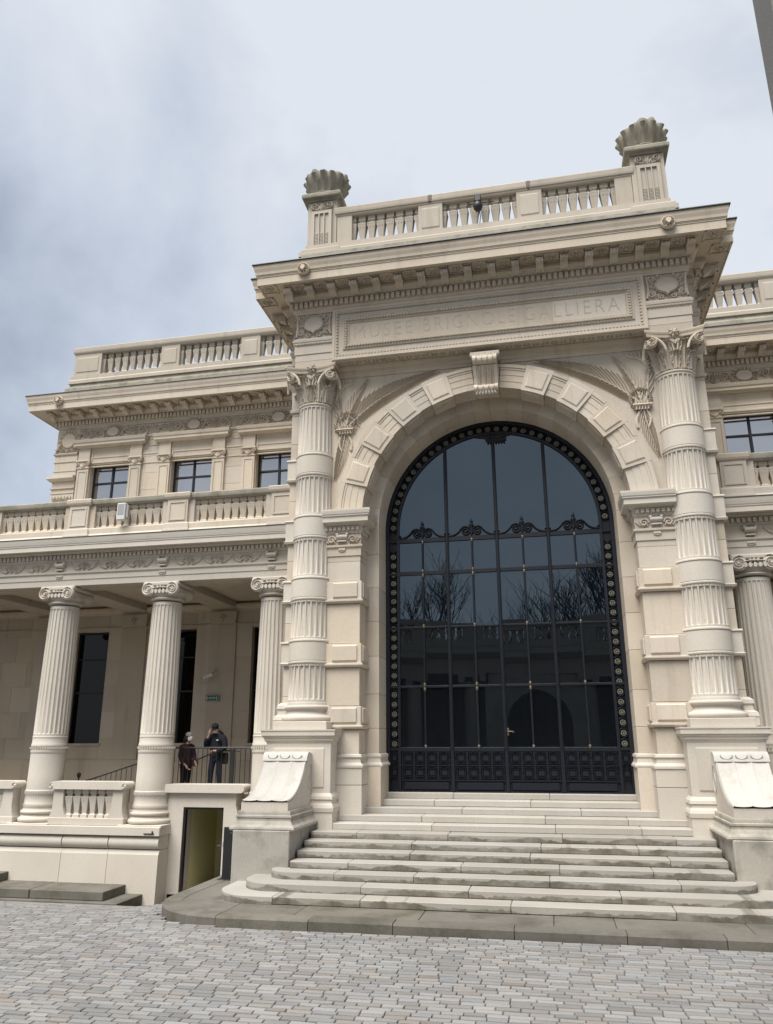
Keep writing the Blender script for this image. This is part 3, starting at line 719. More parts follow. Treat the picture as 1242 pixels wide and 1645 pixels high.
bpart('bed_moulding', MB().sweep(portal_path, [(-.1, 13.98), (.02, 13.98), (.035, 14.03), (.07, 14.07), (.07, 14.10), (.09, 14.105), (.09, 14.30), (.17, 14.31), (.19, 14.36), (.27, 14.42), (.27, 14.46), (-.1, 14.46)]), 'limestone', en)
def dentils(path, z0, z1, o0, o1, w, gap):
    m = MB(); P = [Vector(p) for p in path]
    for a, b_ in zip(P, P[1:]):
        d = b_ - a; ln = d.length; d.normalize(); n_ = Vector((d.y, -d.x)); k = int((ln + 2 * o1) / (w + gap)); st = -o1 if ln > 1.2 else 0
        for i in range(k):
            t0 = st + i * (w + gap) + gap / 2
            if t0 < -o1 or t0 + w > ln + o1: continue
            c4 = [a + d * t0 + n_ * o0, a + d * (t0 + w) + n_ * o0, a + d * (t0 + w) + n_ * o1, a + d * t0 + n_ * o1]
            v = [(p.x, p.y, z0) for p in c4] + [(p.x, p.y, z1) for p in c4]
            m.add(v, [(3, 2, 1, 0), (4, 5, 6, 7), (0, 1, 5, 4), (1, 2, 6, 5), (2, 3, 7, 6), (3, 0, 4, 7)])
    return m
o = bpart('dentil_row', dentils(portal_path, 14.125, 14.285, .08, .165, .088, .052), 'limestone', en); o['kind'] = 'stuff'
def modillion():
    m = MB(); pr = [(0, .0), (0, -.20)]
    pr += bez((-.02, -.235), (-.14, -.22), (-.24, -.10), 6)
    pr += [(-.30 - .07 * math.sin(t), -.075 - .075 * math.cos(t)) for t in [PI * i / 7 for i in range(8)]] + [(-.30, 0)]
    m.prismx(pr, -.075, .075)
    for q in (-1, 1): m.prismx([(y * 1.03 - .004, z * 1.05) for y, z in pr[:-1]] + [(-.30, -.01)], q * .075 - .018, q * .075 + .018)
    m.box(-.11, .11, -.40, .0, -.0, .045)
    for i in range(3): m.leafrel(0, -.05 - .0 * i, -PI / 2 + (i - 1) * .35, .12, .04, .03, -.375)
    return m
def coffer_rose():
    m = MB()
    for i in range(8):
        a = i * PI / 4; c_, s_ = math.cos(a), math.sin(a)
        m.add([(.02 * c_, .02 * s_, 0), (.12 * math.cos(a - .32), .12 * math.sin(a - .32), -.004), (.135 * c_, .135 * s_, -.01), (.12 * math.cos(a + .32), .12 * math.sin(a + .32), -.004), (.08 * c_, .08 * s_, -.055)], [(0, 1, 4), (1, 2, 4), (2, 3, 4), (3, 0, 4)])
    m.add([(.04 * math.cos(t), .04 * math.sin(t), -.03) for t in [PI / 4 * i for i in range(8)]] + [(0, 0, -.07)], [[i, (i + 1) % 8, 8] for i in range(8)])
    for a0, b0, a1, b1 in ((-.19, -.17, -.19, .17), (.19, -.17, .19, .17), (-.19, -.17, .19, -.17), (-.19, .17, .19, .17)): m.box(a0 - .015, a1 + .015, b0 - .015, b1 + .015, -.03, .0)
    return m
def brackets(path, parent, mat, z=14.505, o=.27, pitch=.6, out=.72, skip_short=True):
    P = [Vector(p) for p in path]
    for a, b_ in zip(P, P[1:]):
        d = b_ - a; ln = d.length; d.normalize(); n_ = Vector((d.y, -d.x)); rz = math.atan2(d.y, d.x)
        if ln < 1.2: continue
        k = max(1, round(ln / pitch)); st = ln / k; i0 = 0
        for i in range(k + 1):
            p = a + d * (st * i) + n_ * o
            if abs(p.x) > 14 and p.y > 8: continue
            link('modillion', shared('modillion', modillion), mat, parent, (p.x, p.y, z), (0, 0, rz))
            if i < k or ln > 9:
                p2 = a + d * (st * (i + .5)) + n_ * (o + .22)
                if i < k: link('rosette', shared('coffer_rose', coffer_rose), mat, parent, (p2.x, p2.y, z + .03), (0, 0, rz))
mo = en
for x_, y_ in ((-5.62, -1.04), (5.62, -1.04), (-5.88, -.44), (5.88, -.44)): link('rosette', shared('coffer_rose', coffer_rose), 'limestone', en, (x_, y_, 14.535), None, (1.15, 1.15, 1))
brackets([(-5.1, -.45), (5.1, -.45)], mo, 'limestone')
brackets([(-5.30, 4.4), (-5.30, .30)], mo, 'limestone'); brackets([(5.30, .30), (5.30, 4.4)], mo, 'limestone')
cor_prof = [(-.1, 14.45), (.28, 14.45), (.28, 14.535), (.80, 14.535), (.80, 14.515), (.83, 14.515), (.83, 14.735), (.845, 14.74), (.845, 14.77), (.855, 14.775), (.86, 14.80), (.875, 14.805), (.885, 14.88), (.915, 14.97), (.925, 15.04), (.925, 15.085), (-.1, 15.20)]
bpart('cornice', MB().sweep(portal_path, cor_prof), 'limestone', en)
bpart('lead_flashing', MB().sweep(portal_path, [(-.1, 15.205), (.90, 15.09), (.955, 15.07), (.965, 15.085), (.95, 15.115), (.90, 15.125), (-.1, 15.24)]), 'lead', en)
def lion():
    m = MB(); m.prism([(.165 * math.cos(t), .165 * math.sin(t)) for t in [2 * PI * i / 20 for i in range(20)]], -.04, 0, False)
    m.rib([(.15 * math.cos(t), .15 * math.sin(t)) for t in [2 * PI * i / 20 for i in range(21)]], .022, .06, -.02)
    m.lathe(0, 0, [(.0, -.1)], 3) if False else None
    for i in range(9): m.leafrel(.05 * math.cos(i * .7), .05 * math.sin(i * .7), i * 2 * PI / 9, .09, .035, .07, -.03)
    m.prism([(.06 * math.cos(t), .065 * math.sin(t) + .02) for t in [2 * PI * i / 12 for i in range(12)]], -.13, 0, True)
    m.prism([(.035 * math.cos(t), .03 * math.sin(t) - .045) for t in [2 * PI * i / 10 for i in range(10)]], -.15, 0, True); return m
for x in (-4.56, 4.56): link('lion_mask', shared('lion_mask', lion), 'limestone', en, (x, -1.33, 14.80))

# ---- inscription panel
ip = bgroup('inscription_panel')
def frame(x0, x1, z0, z1, w, y0, y1, c=.008):
    m = MB()
    m.box(x0, x0 + w, y0, y1, z0, z1, c); m.box(x1 - w, x1, y0, y1, z0, z1, c); m.box(x0 + w, x1 - w, y0, y1, z0, z0 + w, c); m.box(x0 + w, x1 - w, y0, y1, z1 - w, z1, c); return m
bpart('panel_ground', MB().box(-3.97, 3.97, -.47, -.3, 12.54, 14.01), 'limestone', ip)
def framesweep(x0, x1, z0, z1, prof, y):
    """picture-frame moulding: prof = (inset, proud)"""
    m = MB(); k = len(prof); v = []; f = []
    for cxs, czs in ((0, 0), (1, 0), (1, 1), (0, 1)):
        for ins, pr in prof: v.append(((x0 + ins) if not cxs else (x1 - ins), y - pr, (z0 + ins) if not czs else (z1 - ins)))
    for i in range(4):
        a, b_ = i * k, ((i + 1) % 4) * k
        for j in range(k - 1): f.append([a + j, b_ + j, b_ + j + 1, a + j + 1])
    return m.add(v, f)
bpart('outer_moulding', framesweep(-3.99, 3.99, 12.52, 14.02, [(0, -.05), (0, .06), (.07, .06), (.08, .045), (.12, .045), (.14, .02), (.16, .01), (.17, -.01)], -.45), 'limestone', ip)
bpart('inner_moulding', framesweep(-3.70, 3.70, 12.80, 13.74, [(0, -.05), (0, .035), (.03, .045), (.05, .035), (.07, .03), (.11, .045), (.14, .03), (.17, .03), (.19, -.01)], -.46), 'limestone', ip)
def studs(x0, x1, z0, z1, p, w, y):
    m = MB()
    for z in (z0, z1):
        n_ = int((x1 - x0) / p)
        for i in range(n_ + 1):
            x = x0 + (x1 - x0) * i / n_; m.box(x - w / 2, x + w / 2, y - .045, y + .01, z - .026, z + .026)
    for x in (x0, x1):
        n_ = int((z1 - z0) / p)
        for i in range(1, n_):
            z = z0 + (z1 - z0) * i / n_; m.box(x - .026, x + .026, y - .045, y + .01, z - w / 2, z + w / 2)
    return m
o = bpart('bead_frame', studs(-3.86, 3.86, 12.65, 13.89, .085, .05, -.465), 'limestone', ip); o['kind'] = 'stuff'
o = bpart('leaf_frame', studs(-3.61, 3.61, 12.89, 13.65, .075, .05, -.50), 'limestone', ip); o['kind'] = 'stuff'
bpart('tablet', MB().box(-3.52, -.9, -.472, -.40, 12.98, 13.56), 'limestone', ip); bpart('tablet', MB().box(-.895, 1.75, -.472, -.40, 12.98, 13.56), 'limestone', ip); bpart('tablet', MB().box(1.755, 3.52, -.472, -.40, 12.98, 13.56), 'limestone', ip)
def text_mesh(body, size, name, spacing=1.0, extrude=.004, offset=0.0):
    cu = bpy.data.curves.new(name, 'FONT'); cu.body = body; cu.size = size; cu.align_x = 'CENTER'; cu.align_y = 'CENTER'; cu.space_character = spacing; cu.extrude = extrude; cu.offset = offset; cu.resolution_u = 3
    ob = bpy.data.objects.new(name, cu); COL.objects.link(ob); dg = bpy.context.evaluated_depsgraph_get(); dg.update()
    me = bpy.data.meshes.new_from_object(ob.evaluated_get(dg)); bpy.data.objects.remove(ob); bpy.data.curves.remove(cu); me.name = name; me.materials.clear(); return me
for body, x0, x1 in (('MUSEE', -3.40, -1.85), ('BRIGNOLE', -1.55, .80), ('GALLIERA', 1.03, 3.36)):
    me = text_mesh(body, .56, 'inscription_word', 1.25, .003, -.012); xs = [v.co.x for v in me.vertices]; k = (x1 - x0) / (max(xs) - min(xs))
    o = link('inscription_word', me, 'engraved', ip, ((x0 + x1) / 2, -.4745, 13.265), (PI / 2, 0, 0), (k, 1.0, 1))

# ================================================================== balusters (square, tapered) and balustrades
def baluster(h, w):
    def fn():
        m = MB(); pr = [(.50, 0), (.50, .10), (.40, .12), (.32, .145), (.30, .17), (.55, .66), (.585, .70), (.585, .725), (.40, .745), (.36, .79), (.44, .82), (.50, .84), (.50, 1.0)]
        v = []; f = []
        for r, z in pr:
            a = r * w; ch = a * .10
            v += [(-a + ch, -a, z * h), (a - ch, -a, z * h), (a, -a + ch, z * h), (a, a - ch, z * h), (a - ch, a, z * h), (-a + ch, a, z * h), (-a, a - ch, z * h), (-a, -a + ch, z * h)]
        for i in range(len(pr) - 1):
            for j in range(8): f.append([i * 8 + j, i * 8 + (j + 1) % 8, (i + 1) * 8 + (j + 1) % 8, (i + 1) * 8 + j])
        m.add(v, f); m.add(v[:8], [list(range(8))[::-1]]); m.add(v[-8:], [list(range(8))])
        for q in (-1, 1): m.prism([(q * w * .2 - w * .05, h * .57), (q * w * .2 + w * .05, h * .57), (q * w * .2 + w * .05, h * .64), (q * w * .2 - w * .05, h * .64)], -.565 * w, -.50 * w)
        return m
    return fn
def balusters(x0, x1, n, y, z0, h, w, parent, mat, halves=True):
    p = (x1 - x0) / (n + 1) if halves else (x1 - x0) / n
    for i in range(n + 2 if halves else n):
        x = x0 + p * i if halves else x0 + p * (i + .5)
        put('baluster', 'baluster%.2f' % h, baluster(h, w), mat, parent, (x, y, z0), (0, 0, random.uniform(-.03, .03)))
rb = bgroup('portal_balustrade'); AY = .02
bpart('blocking_course', MB().box(-5.0, 5.0, -.28, 4.5, 15.12, 16.02), 'limestone_mossy', rb)
bpart('base_rail', MB().sweep([(-4.9, 1.2), (-4.9, AY - .06), (4.9, AY - .06), (4.9, 1.2)], [(-.5, 16.0), (.20, 16.0), (.20, 16.14), (.10, 16.18), (.06, 16.25), (.05, 16.27), (.05, 16.43), (-.5, 16.45)]), 'limestone_grey', rb)
dies = [(-4.06, -3.62), (-1.70, -1.02), (1.02, 1.70), (3.62, 4.06)]
for a, b_ in dies:
    bpart('die', MB().box(a, b_, AY, AY + .42, 16.44, 17.36, .008), 'limestone_grey', rb)
    if b_ - a > .6: bpart('die_panel', MB().sweep([(a + .10, AY), (b_ - .10, AY)], [(-.02, 16.56), (0, 16.56), (.02, 16.60), (.02, 17.20), (0, 17.24), (-.02, 17.24)]), 'limestone_grey', rb)
for (a0, a), (b_, b0) in zip(dies, dies[1:]): balusters(a, b_, 6, AY + .2, 16.45, .89, .215, rb, 'limestone_grey')
for a, b_ in ((-4.06, -1.36), (-1.355, 1.355), (1.36, 4.06)):
    bpart('top_rail', MB().sweep([(a, AY + .40), (a, AY), (b_, AY), (b_, AY + .40)], [(-.38, 17.34), (.0, 17.34), (.02, 17.37), (.02, 17.40), (.05, 17.42), (.06, 17.47), (.065, 17.60), (.05, 17.63), (-.38, 17.65)]), 'limestone_grey', rb)
for s in (-1, 1):
    c = s * 4.50
    # side return of the balustrade, running back
    bpart('side_parapet', MB().box(s * 4.3, s * 4.75, .9, 4.3, 16.4, 17.6, .01), 'limestone_grey', rb)
    bpart('pier_block', MB().box(c - .43, c + .43, AY - .02, AY + .9, 16.20, 18.0, .01), 'limestone_grey', rb)
    bpart('pier_base', MB().sweep([(c - .43, AY + .9), (c - .43, AY - .03), (c + .43, AY - .03), (c + .43, AY + .9)], [(-.1, 15.9), (.13, 15.9), (.13, 16.28), (.08, 16.33), (.05, 16.4), (.0, 16.44), (-.1, 16.44)]), 'limestone_grey', rb)
    m = MB(); xs = [c - .30]; 
    # tapered pilaster strip with three sunk flutes
    fz0, fz1 = 16.42, 17.55
    def strip(x0, x1, y0): m.box(x0, x1, y0, AY + .02, fz0, fz1)
    strip(c - .30, c - .21, AY - .10)
    for k in range(3):
        xx = c - .21 + k * .15
        m.box(xx, xx + .12, AY - .055, AY + .02, fz0, fz1); m.box(xx + .12, xx + .15, AY - .10, AY + .02, fz0, fz1)
        m.box(xx, xx + .12, AY - .10, AY + .02, fz1 - .07, fz1)
        for j in range(9): m.box(xx + .015, xx + .105, AY - .085, AY - .05, fz0 + .03 + j * .045, fz0 + .055 + j * .045)
    strip(c + .24, c + .30, AY - .10)
    bpart('fluted_strip', m, 'limestone_grey', rb)
    m = MB()
    for q in (-1, 1):
        m.rib(spiral(c + q * .22, 17.76, .10, 1.4, -PI / 2, q), .028, .07, AY - .04); m.rib(bez((c, 17.60), (c + q * .12, 17.62), (c + q * .22, 17.66), 6), .03, .06, AY - .04)
        for i in range(3): m.leafrel(c + q * .03 * i, 17.62, PI / 2 - q * (.15 + .38 * i), .26 - .04 * i, .05, .07, AY - .04)
    m.box(c - .31, c + .31, AY - .09, AY, 17.55, 17.595, .01)
    bpart('anthemion', m, 'limestone_grey', rb)
    bpart('pier_cap', MB().sweep([(c - .43, AY + .95), (c - .43, AY - .05), (c + .43, AY - .05), (c + .43, AY + .95)], [(-.43, 17.93), (.02, 17.93), (.04, 17.98), (.14, 18.0), (.15, 18.03), (.15, 18.11), (.10, 18.17), (-.43, 18.2)]), 'limestone_mossy', rb)
    # scallop-shell finial stands on the pier
    def shell():
        m = MB(); n = 120
        def rad(a, z):
            t = z / .86; lob = abs(math.sin(a * 7.0)); return 1 + (.10 * lob ** .7 - .05) * (.5 + .8 * t) + .05 * math.sin(3 * a + 1.3) * t
        pr = [(.36, .0), (.44, .03), (.47, .10), (.43, .16), (.46, .26), (.54, .42), (.60, .58), (.62, .70), (.60, .78), (.54, .80), (.40, .72), (.15, .66)]
        m.lathe(0, 0, pr, n, rad)
        m.v = [(x, y, z + (.05 * math.sin(3.1 * math.atan2(y, x) + .6) + .03 * math.sin(11 * math.atan2(y, x))) * max(0, z - .55) / .25) for x, y, z in m.v]
        for k in range(14):
            a = 2 * PI * (k + .5) / 14; r0 = .50
            pts = [((.42 + .10 * t + .12 * t * t) * math.cos(a) * 1.02, (.42 + .10 * t + .12 * t * t) * math.sin(a) * 1.02, .14 + .56 * t) for t in [i / 6 for i in range(7)]]
            m.tube(pts, [.04 + .035 * i / 6 for i in range(7)], 7)
        return m
    so = link('shell_finial', shared('shell_finial', shell), 'weathered_shell', None, (c, AY + .42, 18.19), (0, 0, .4 * s), (1, 1, .95))
    if s < 0: tag(so, 'weathered grey stone shell finial on the roof pier over the column beside the people', 'finial', 'shell finials on the portal roof')
    else: tag(so, 'weathered grey stone shell finial on the roof pier nearest the dark grey pylon', 'finial', 'shell finials on the portal roof')

# ================================================================== the glazed iron door
D = bgroup('entrance_door'); DY = 1.367
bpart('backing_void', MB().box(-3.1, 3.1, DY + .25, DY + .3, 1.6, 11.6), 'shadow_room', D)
# outer frame: flat band with raised edges, straight sides and arch head
A_ = [(math.cos(t), math.sin(t)) for t in [PI * i / 48 for i in range(49)]]
def band(r0, r1, y0, y1, zb=ZF):
    m = MB(); I = [(r0, zb)] + [(r0 * c_, ZC + r0 * s_) for c_, s_ in A_] + [(-r0, zb)]; O = [(r1, zb)] + [(r1 * c_, ZC + r1 * s_) for c_, s_ in A_] + [(-r1, zb)]; n = len(I)
    v = [(x, y0, z) for x, z in I] + [(x, y0, z) for x, z in O] + [(x, y1, z) for x, z in I] + [(x, y1, z) for x, z in O]; f = []
    for i in range(n - 1):
        f += [[i, i + 1, n + i + 1, n + i], [i, 2 * n + i, 2 * n + i + 1, i + 1], [n + i, n + i + 1, 3 * n + i + 1, 3 * n + i]]
    return m.add(v, f)
bpart('frame_band', band(2.58, 2.96, DY + .03, DY + .2), 'door_iron', D)
bpart('frame_edge', band(2.84, 2.935, DY - .045, DY + .1), 'door_iron', D)
bpart('frame_edge', band(2.57, 2.635, DY - .045, DY + .1), 'door_iron', D)
def roundel():
    m = MB(); c16 = [2 * PI * i / 16 for i in range(17)]
    m.rib([(.100 * math.cos(t), .100 * math.sin(t)) for t in c16], .016, .05, .03)
    m.rib([(.035 * math.cos(t), .035 * math.sin(t)) for t in c16], .009, .03, .02); return m
def roundel_disc(): return MB().prism([(.066 * math.cos(t), .066 * math.sin(t)) for t in [2 * PI * i / 16 for i in range(16)]], .005, .03)
def rlink():
    m = MB()
    for q in (-1, 1): m.rib([(q * .085, .075), (q * .02, .118), (-q * .085, .161)][:2], .016, .04, .03)
    for q in (-1, 1): m.rib([(q * .085, .161), (q * .02, .118)], .016, .04, .03)
    return m
rp_ = []
for s in (-1, 1):
    z = 2.84
    while z < 7.75: rp_.append((s * 2.737, z, 0)); z += .2365
n_ = 36
for i in range(n_): a = PI * (i + .5) / n_; rp_.append((2.737 * math.cos(a), ZC + 2.737 * math.sin(a), a))
for x, z, a in rp_:
    o = link('roundel', shared('roundel', roundel), 'door_iron', D, (x, DY, z), (0, -a, 0))
    link('roundel_disc', shared('roundel_disc', roundel_disc), 'roundel_glass', D, (x, DY, z), (0, -a, 0))
    link('lozenge_link', shared('rlink', rlink), 'door_iron', D, (x, DY, z), (0, -a, 0))
for s in (-1, 1):
    for z in (7.98, 7.1, 5.69, 4.21, 2.71): bpart('band_divider', MB().box(s * 2.62, s * 2.86, DY - .02, DY + .06, z - .03, z + .03, .006), 'door_iron', D)
arch_z = lambda x: ZC + math.sqrt(max(0, 2.60 ** 2 - x * x))
for x in (-1.3, 0, 1.3):
    bpart('mullion', MB().box(x - .045, x + .045, DY - .05, DY + .06, ZF + .02, arch_z(x) + .02, .012), 'door_iron', D)
    bpart('mullion_rib', MB().box(x - .018, x + .018, DY - .075, DY - .045, 2.72, arch_z(x), .006), 'door_iron', D)
for z, h_ in ((7.98, .06), (7.1, .05), (5.69, .022), (4.21, .028), (2.71, .05)):
    xs = [-2.6, -1.345, -1.255, -.045, .045, 1.255, 1.345, 2.6]
    for a, b_ in zip(xs[::2], xs[1::2]): bpart('transom', MB().box(a, b_, DY - .04, DY + .05, z - h_, z + h_, .008), 'door_iron', D)
for x in (-1.95, -.65, .65, 1.95):
    bpart('glazing_rod', MB().tube([(x, DY - .03, 2.75), (x, DY - .03, 7.93)], .026, 8), 'door_iron', D)
    for z in (7.93, 7.15, 7.04, 5.72, 4.26, 4.15, 2.78):
        if random.random() < .85: link('rod_collar', shared('rod_collar', lambda: MB().lathe(0, 0, [(.026, -.05), (.036, -.04), (.032, -.02), (.04, 0), (.03, .025), (.026, .04)], 10)), 'brass', D, (x, DY - .03, z))
for x in (-1.95, -.65, .65, 1.95):
    m = MB()
    for q in (-1, 1):
        m.rib(spiral(x + q * .155, 8.165, .125, 1.7, PI / 2, q, 28, .15), .026, .05, DY)
        m.rib(bez((x + q * .62, 8.055), (x + q * .42, 8.04), (x + q * .30, 8.19), 8) + bez((x + q * .30, 8.19), (x + q * .24, 8.29), (x + q * .155, 8.29), 5)[1:], .026, .05, DY); m.rib(spiral(x + q * .60, 8.10, .045, 1.0, -PI / 2, q, 12, .2), .014, .04, DY)
    m.v = [(a, b_ - .02, c_) for a, b_, c_ in m.v]
    m.lathe(x, DY - .03, [(.02, 8.03), (.05, 8.12), (.03, 8.2), (.06, 8.28), (.07, 8.32), (.03, 8.38), (.045, 8.42), (.0, 8.52)], 8)
    bpart('scroll_crest', m, 'door_iron', D)
m = MB()
for q in (-1, 1):
    for i in range(3): m.leafrel(q * .05, 10.82 - .03 * i, (0 if q > 0 else PI) - q * .15, .42 - .1 * i, .05, .05, DY - .02)
bpart('crown_leaf', m, 'door_iron', D)
# glass panes
xs = [-2.60, -1.3, 0, 1.3, 2.60]; zs = [2.73, 4.21, 5.69, 7.1, 7.98]
for a, b_ in zip(xs, xs[1:]):
    mid = (a + b_) / 2
    for c_, d_ in zip(zs, zs[1:]):
        for p, q in ((a, mid), (mid, b_)): o = bpart('pane', MB().box(-(q - p) / 2 + .002, (q - p) / 2 - .002, 0, .012, -(d_ - c_) / 2 + .002, (d_ - c_) / 2 - .002), 'dark_glass', D); o.location = ((p + q) / 2, DY, (c_ + d_) / 2); o.rotation_euler = (random.uniform(-.004, .004), 0, random.uniform(-.005, .005))
    top = [(a + (b_ - a) * i / 14, arch_z(a + (b_ - a) * i / 14)) for i in range(15)]
    bpart('pane', MB().prism([(b_ - .004, 7.985), (a + .004, 7.985)] + top, DY, DY + .012), 'dark_glass', D)
bpart('backing_plate', MB().box(-2.62, 2.62, DY + .02, DY + .1, ZF + .01, 2.72), 'door_iron', D)
def sq_panel():
    m = MB(); m.box(-.07, .07, -.012, .02, -.065, .065, .004); [m.box(*b_) for b_ in ((-.10, -.088, -.03, .02, -.095, .095), (.088, .10, -.03, .02, -.095, .095), (-.088, .088, -.03, .02, -.095, -.083), (-.088, .088, -.03, .02, .083, .095))]
    for q in (-1, 1):
        for r_ in (-1, 1):
            m.box(q * .125, q * .14, -.035, .02, r_ * .03, r_ * .14); m.box(q * .03, q * .14, -.0345, .02, r_ * .118, r_ * .132)
    return m
for a, b_ in zip(xs, xs[1:]):
    for k in range(4):
        x = a + .06 + (b_ - a - .12) * (k + .5) / 4
        for z in (2.51, 2.17): link('square_panel', shared('square_panel', sq_panel), 'door_iron', D, (x, DY + .0, z))
        if k: 
            xx = a + .06 + (b_ - a - .12) * k / 4; bpart('panel_stile', MB().box(xx - .012, xx + .012, DY - .03, DY + .03, 2.0, 2.67), 'door_iron', D)
    bpart('kick_panel', MB().box(a + .10, b_ - .10, DY - .015, DY + .03, 1.78, 1.95, .01), 'door_iron', D)
for s in (-1, 1):
    for z in (2.51, 2.17): link('square_panel', shared('square_panel', sq_panel), 'door_iron', D, (s * 2.737, DY, z), None, (.75, 1, 1))
for z in (2.34, 2.0, 1.745, 2.67): bpart('panel_rail', MB().box(-2.6, 2.6, DY - .032, DY + .03, z - .014, z + .014), 'door_iron', D)
m = MB(); m.tube([(.06, DY - .06, 3.12), (.06, DY - .12, 3.12), (.16, DY - .13, 3.12), (.20, DY - .12, 3.10)], .016, 8); m.box(.035, .085, DY - .07, DY - .04, 3.02, 3.2, .008)
bpart('door_handle', m, 'brass', D)

# ================================================================== the wings
def ashlar(x0, x1, y0, y1, z0, z1, h, ln, parent, mat='limestone', g=.003):
    """a stretch of wall laid in courses, every stone its own block"""
    n = max(1, round((z1 - z0) / h)); r = random.Random(int(abs(x0 * 31 + z0 * 7)))
    for k in range(n):
        a, b_ = z0 + (z1 - z0) * k / n, z0 + (z1 - z0) * (k + 1) / n; c = max(1, round((x1 - x0) / ln)); cuts = [x0] + [x0 + (x1 - x0) * (i + (.25 if k % 2 else -.25) * (c > 1)) / c for i in range(1, c)] + [x1]
        for p, q in zip(cuts, cuts[1:]): bpart('stone_block', MB().box(p + g, q - g, y0, y1, a + g, b_ - g, .005), mat, parent)
WC = [6.02, 9.20, 12.38, 15.56]                     # column lines
FY = 1.10                                           # lower frieze plane
def ionic_capital():
    m = MB(); tor = [(.43 + .035 * math.sin(t), .02 - .025 * math.cos(t)) for t in [PI * i / 6 for i in range(7)]]
    m.lathe(0, 0, [(.40, -.02)] + tor + [(.41, .05), (.42, .09), (.50, .17), (.50, .21), (.44, .24)], 36)
    return m
def ionic_volute():
    """one volute with its bolster running from front to back"""
    m = MB()
    m.lathe(0, 0, [], 3) if False else None
    n = 20; ys = [-.50, -.44, -.40, -.2, 0, .2, .40, .44, .50]; rs = [.185, .185, .165, .13, .115, .13, .165, .185, .185]; v = []; f = []
    for yy, r in zip(ys, rs):
        for i in range(n): t = 2 * PI * i / n; v.append((r * math.cos(t), yy, r * math.sin(t)))
    for k in range(len(ys) - 1):
        for i in range(n): f.append([k * n + i, k * n + (i + 1) % n, (k + 1) * n + (i + 1) % n, (k + 1) * n + i])
    m.add(v, f, True); m.add(v[:n], [list(range(n))]); m.add(v[-n:], [list(range(n))])
    sp = spiral(0, 0, .172, 2.3, PI / 2, -1, 44, .16); m.rib(sp, [.026 * (1 - .62 * i / 44) for i in range(45)], .045, -.495)
    m.prism([(.035 * math.cos(t), .035 * math.sin(t)) for t in [2 * PI * i / 10 for i in range(10)]], -.54, -.49, True)
    return m
def ionic_volute_m():
    m = ionic_volute(); m.v = [(-x, y, z) for x, y, z in m.v]; return m
def egg_row():
    m = MB()
    for k in range(5):
        x = -.22 + .11 * k; m.prism([(x + .042 * math.cos(t), .15 + .06 * math.sin(t)) for t in [2 * PI * i / 10 for i in range(10)]], -.53, -.4, True)
        m.rib([(x + .055, .19), (x + .055, .10)], .012, .05, -.47)
    m.rib(bez((-.33, .22), (0, .30), (.33, .22), 10), .02, .06, -.47)
    for q in (-1, 0, 1): m.leafrel(q * .06, .22, PI / 2 - q * .5, .12, .035, .05, -.48)
    return m
def wing_shaft():
    m = MB(); F = flute(24, .07); zz = [3.06, 3.12, 3.135, 4.2, 5.4, 6.50, 6.515, 6.58, 6.60]
    R = lambda z: .445 - .05 * max(0, (z - 3.0) / 3.6) ** 1.5
    return m.lathe(0, 0, [(R(z), z) for z in zz], 240, lambda a, z: F(a, z) if 3.13 < z < 6.51 else 1.0)
def wing_column(x, half=None):
    c = empty('wing_column', B, (x, 1.52 - 1.4, 0)); mt = 'limestone_clean'
    tor = lambda rc, zc, h, w: [(rc + w * math.sin(t), zc - h * math.cos(t)) for t in [PI * i / 8 for i in range(9)]]
    link('plinth', shared('wc_plinth', lambda: MB().box(-.60, .60, -.60, .60, .80, .90, .01)), mt, c)
    link('base', shared('wc_base', ring_prof([(.5, .90)] + tor(.53, .965, .065, .06) + [(.53, 1.04), (.50, 1.06), (.49, 1.10)] + tor(.50, 1.15, .045, .04) + [(.50, 1.20), (.485, 1.23)])), mt, c)
    link('lower_drum', shared('wc_drum', ring_prof([(.475, 1.22), (.475, 1.26), (.485, 1.28), (.485, 1.34), (.47, 1.36), (.465, 1.56), (.475, 1.58), (.475, 1.68), (.458, 1.70), (.452, 2.1), (.4515, 2.103), (.4505, 2.62), (.46, 2.63), (.465, 2.67), (.46, 2.70), (.452, 2.71), (.452, 2.80), (.462, 2.81), (.462, 2.86), (.448, 2.88), (.447, 3.02), (.455, 3.03), (.455, 3.05), (.445, 3.065)])), mt, c)
    def bd():
        m = MB()
        for zz in (1.29, 1.60, 2.73):
            for k in range(44):
                t = 2 * PI * k / 44; m.box(-.014, .014, -.492, -.44, zz, zz + .06); c_, s_ = math.cos(t), math.sin(t); m.v[-8:] = [(a * c_ - b_ * s_, a * s_ + b_ * c_, z) for a, b_, z in m.v[-8:]]
        return m
    o = link('bead_collar', shared('wc_beads', bd), mt, c); o['kind'] = 'stuff'
    link('fluted_shaft', shared('wc_shaft', wing_shaft), mt, c)
    link('capital', shared('ionic_capital', ionic_capital), mt, c, (0, 0, 6.66))
    link('egg_band', shared('egg_row', egg_row), mt, c, (0, 0, 6.72))
    link('volute', shared('ionic_volute', ionic_volute), mt, c, (.36, 0, 6.925)); link('volute', shared('ionic_volute_m', ionic_volute_m), mt, c, (-.36, 0, 6.925))
    link('abacus', shared('ionic_abacus', lambda: MB().box(-.53, .53, -.50, .50, 7.02, 7.14, .03)), mt, c)
    return c
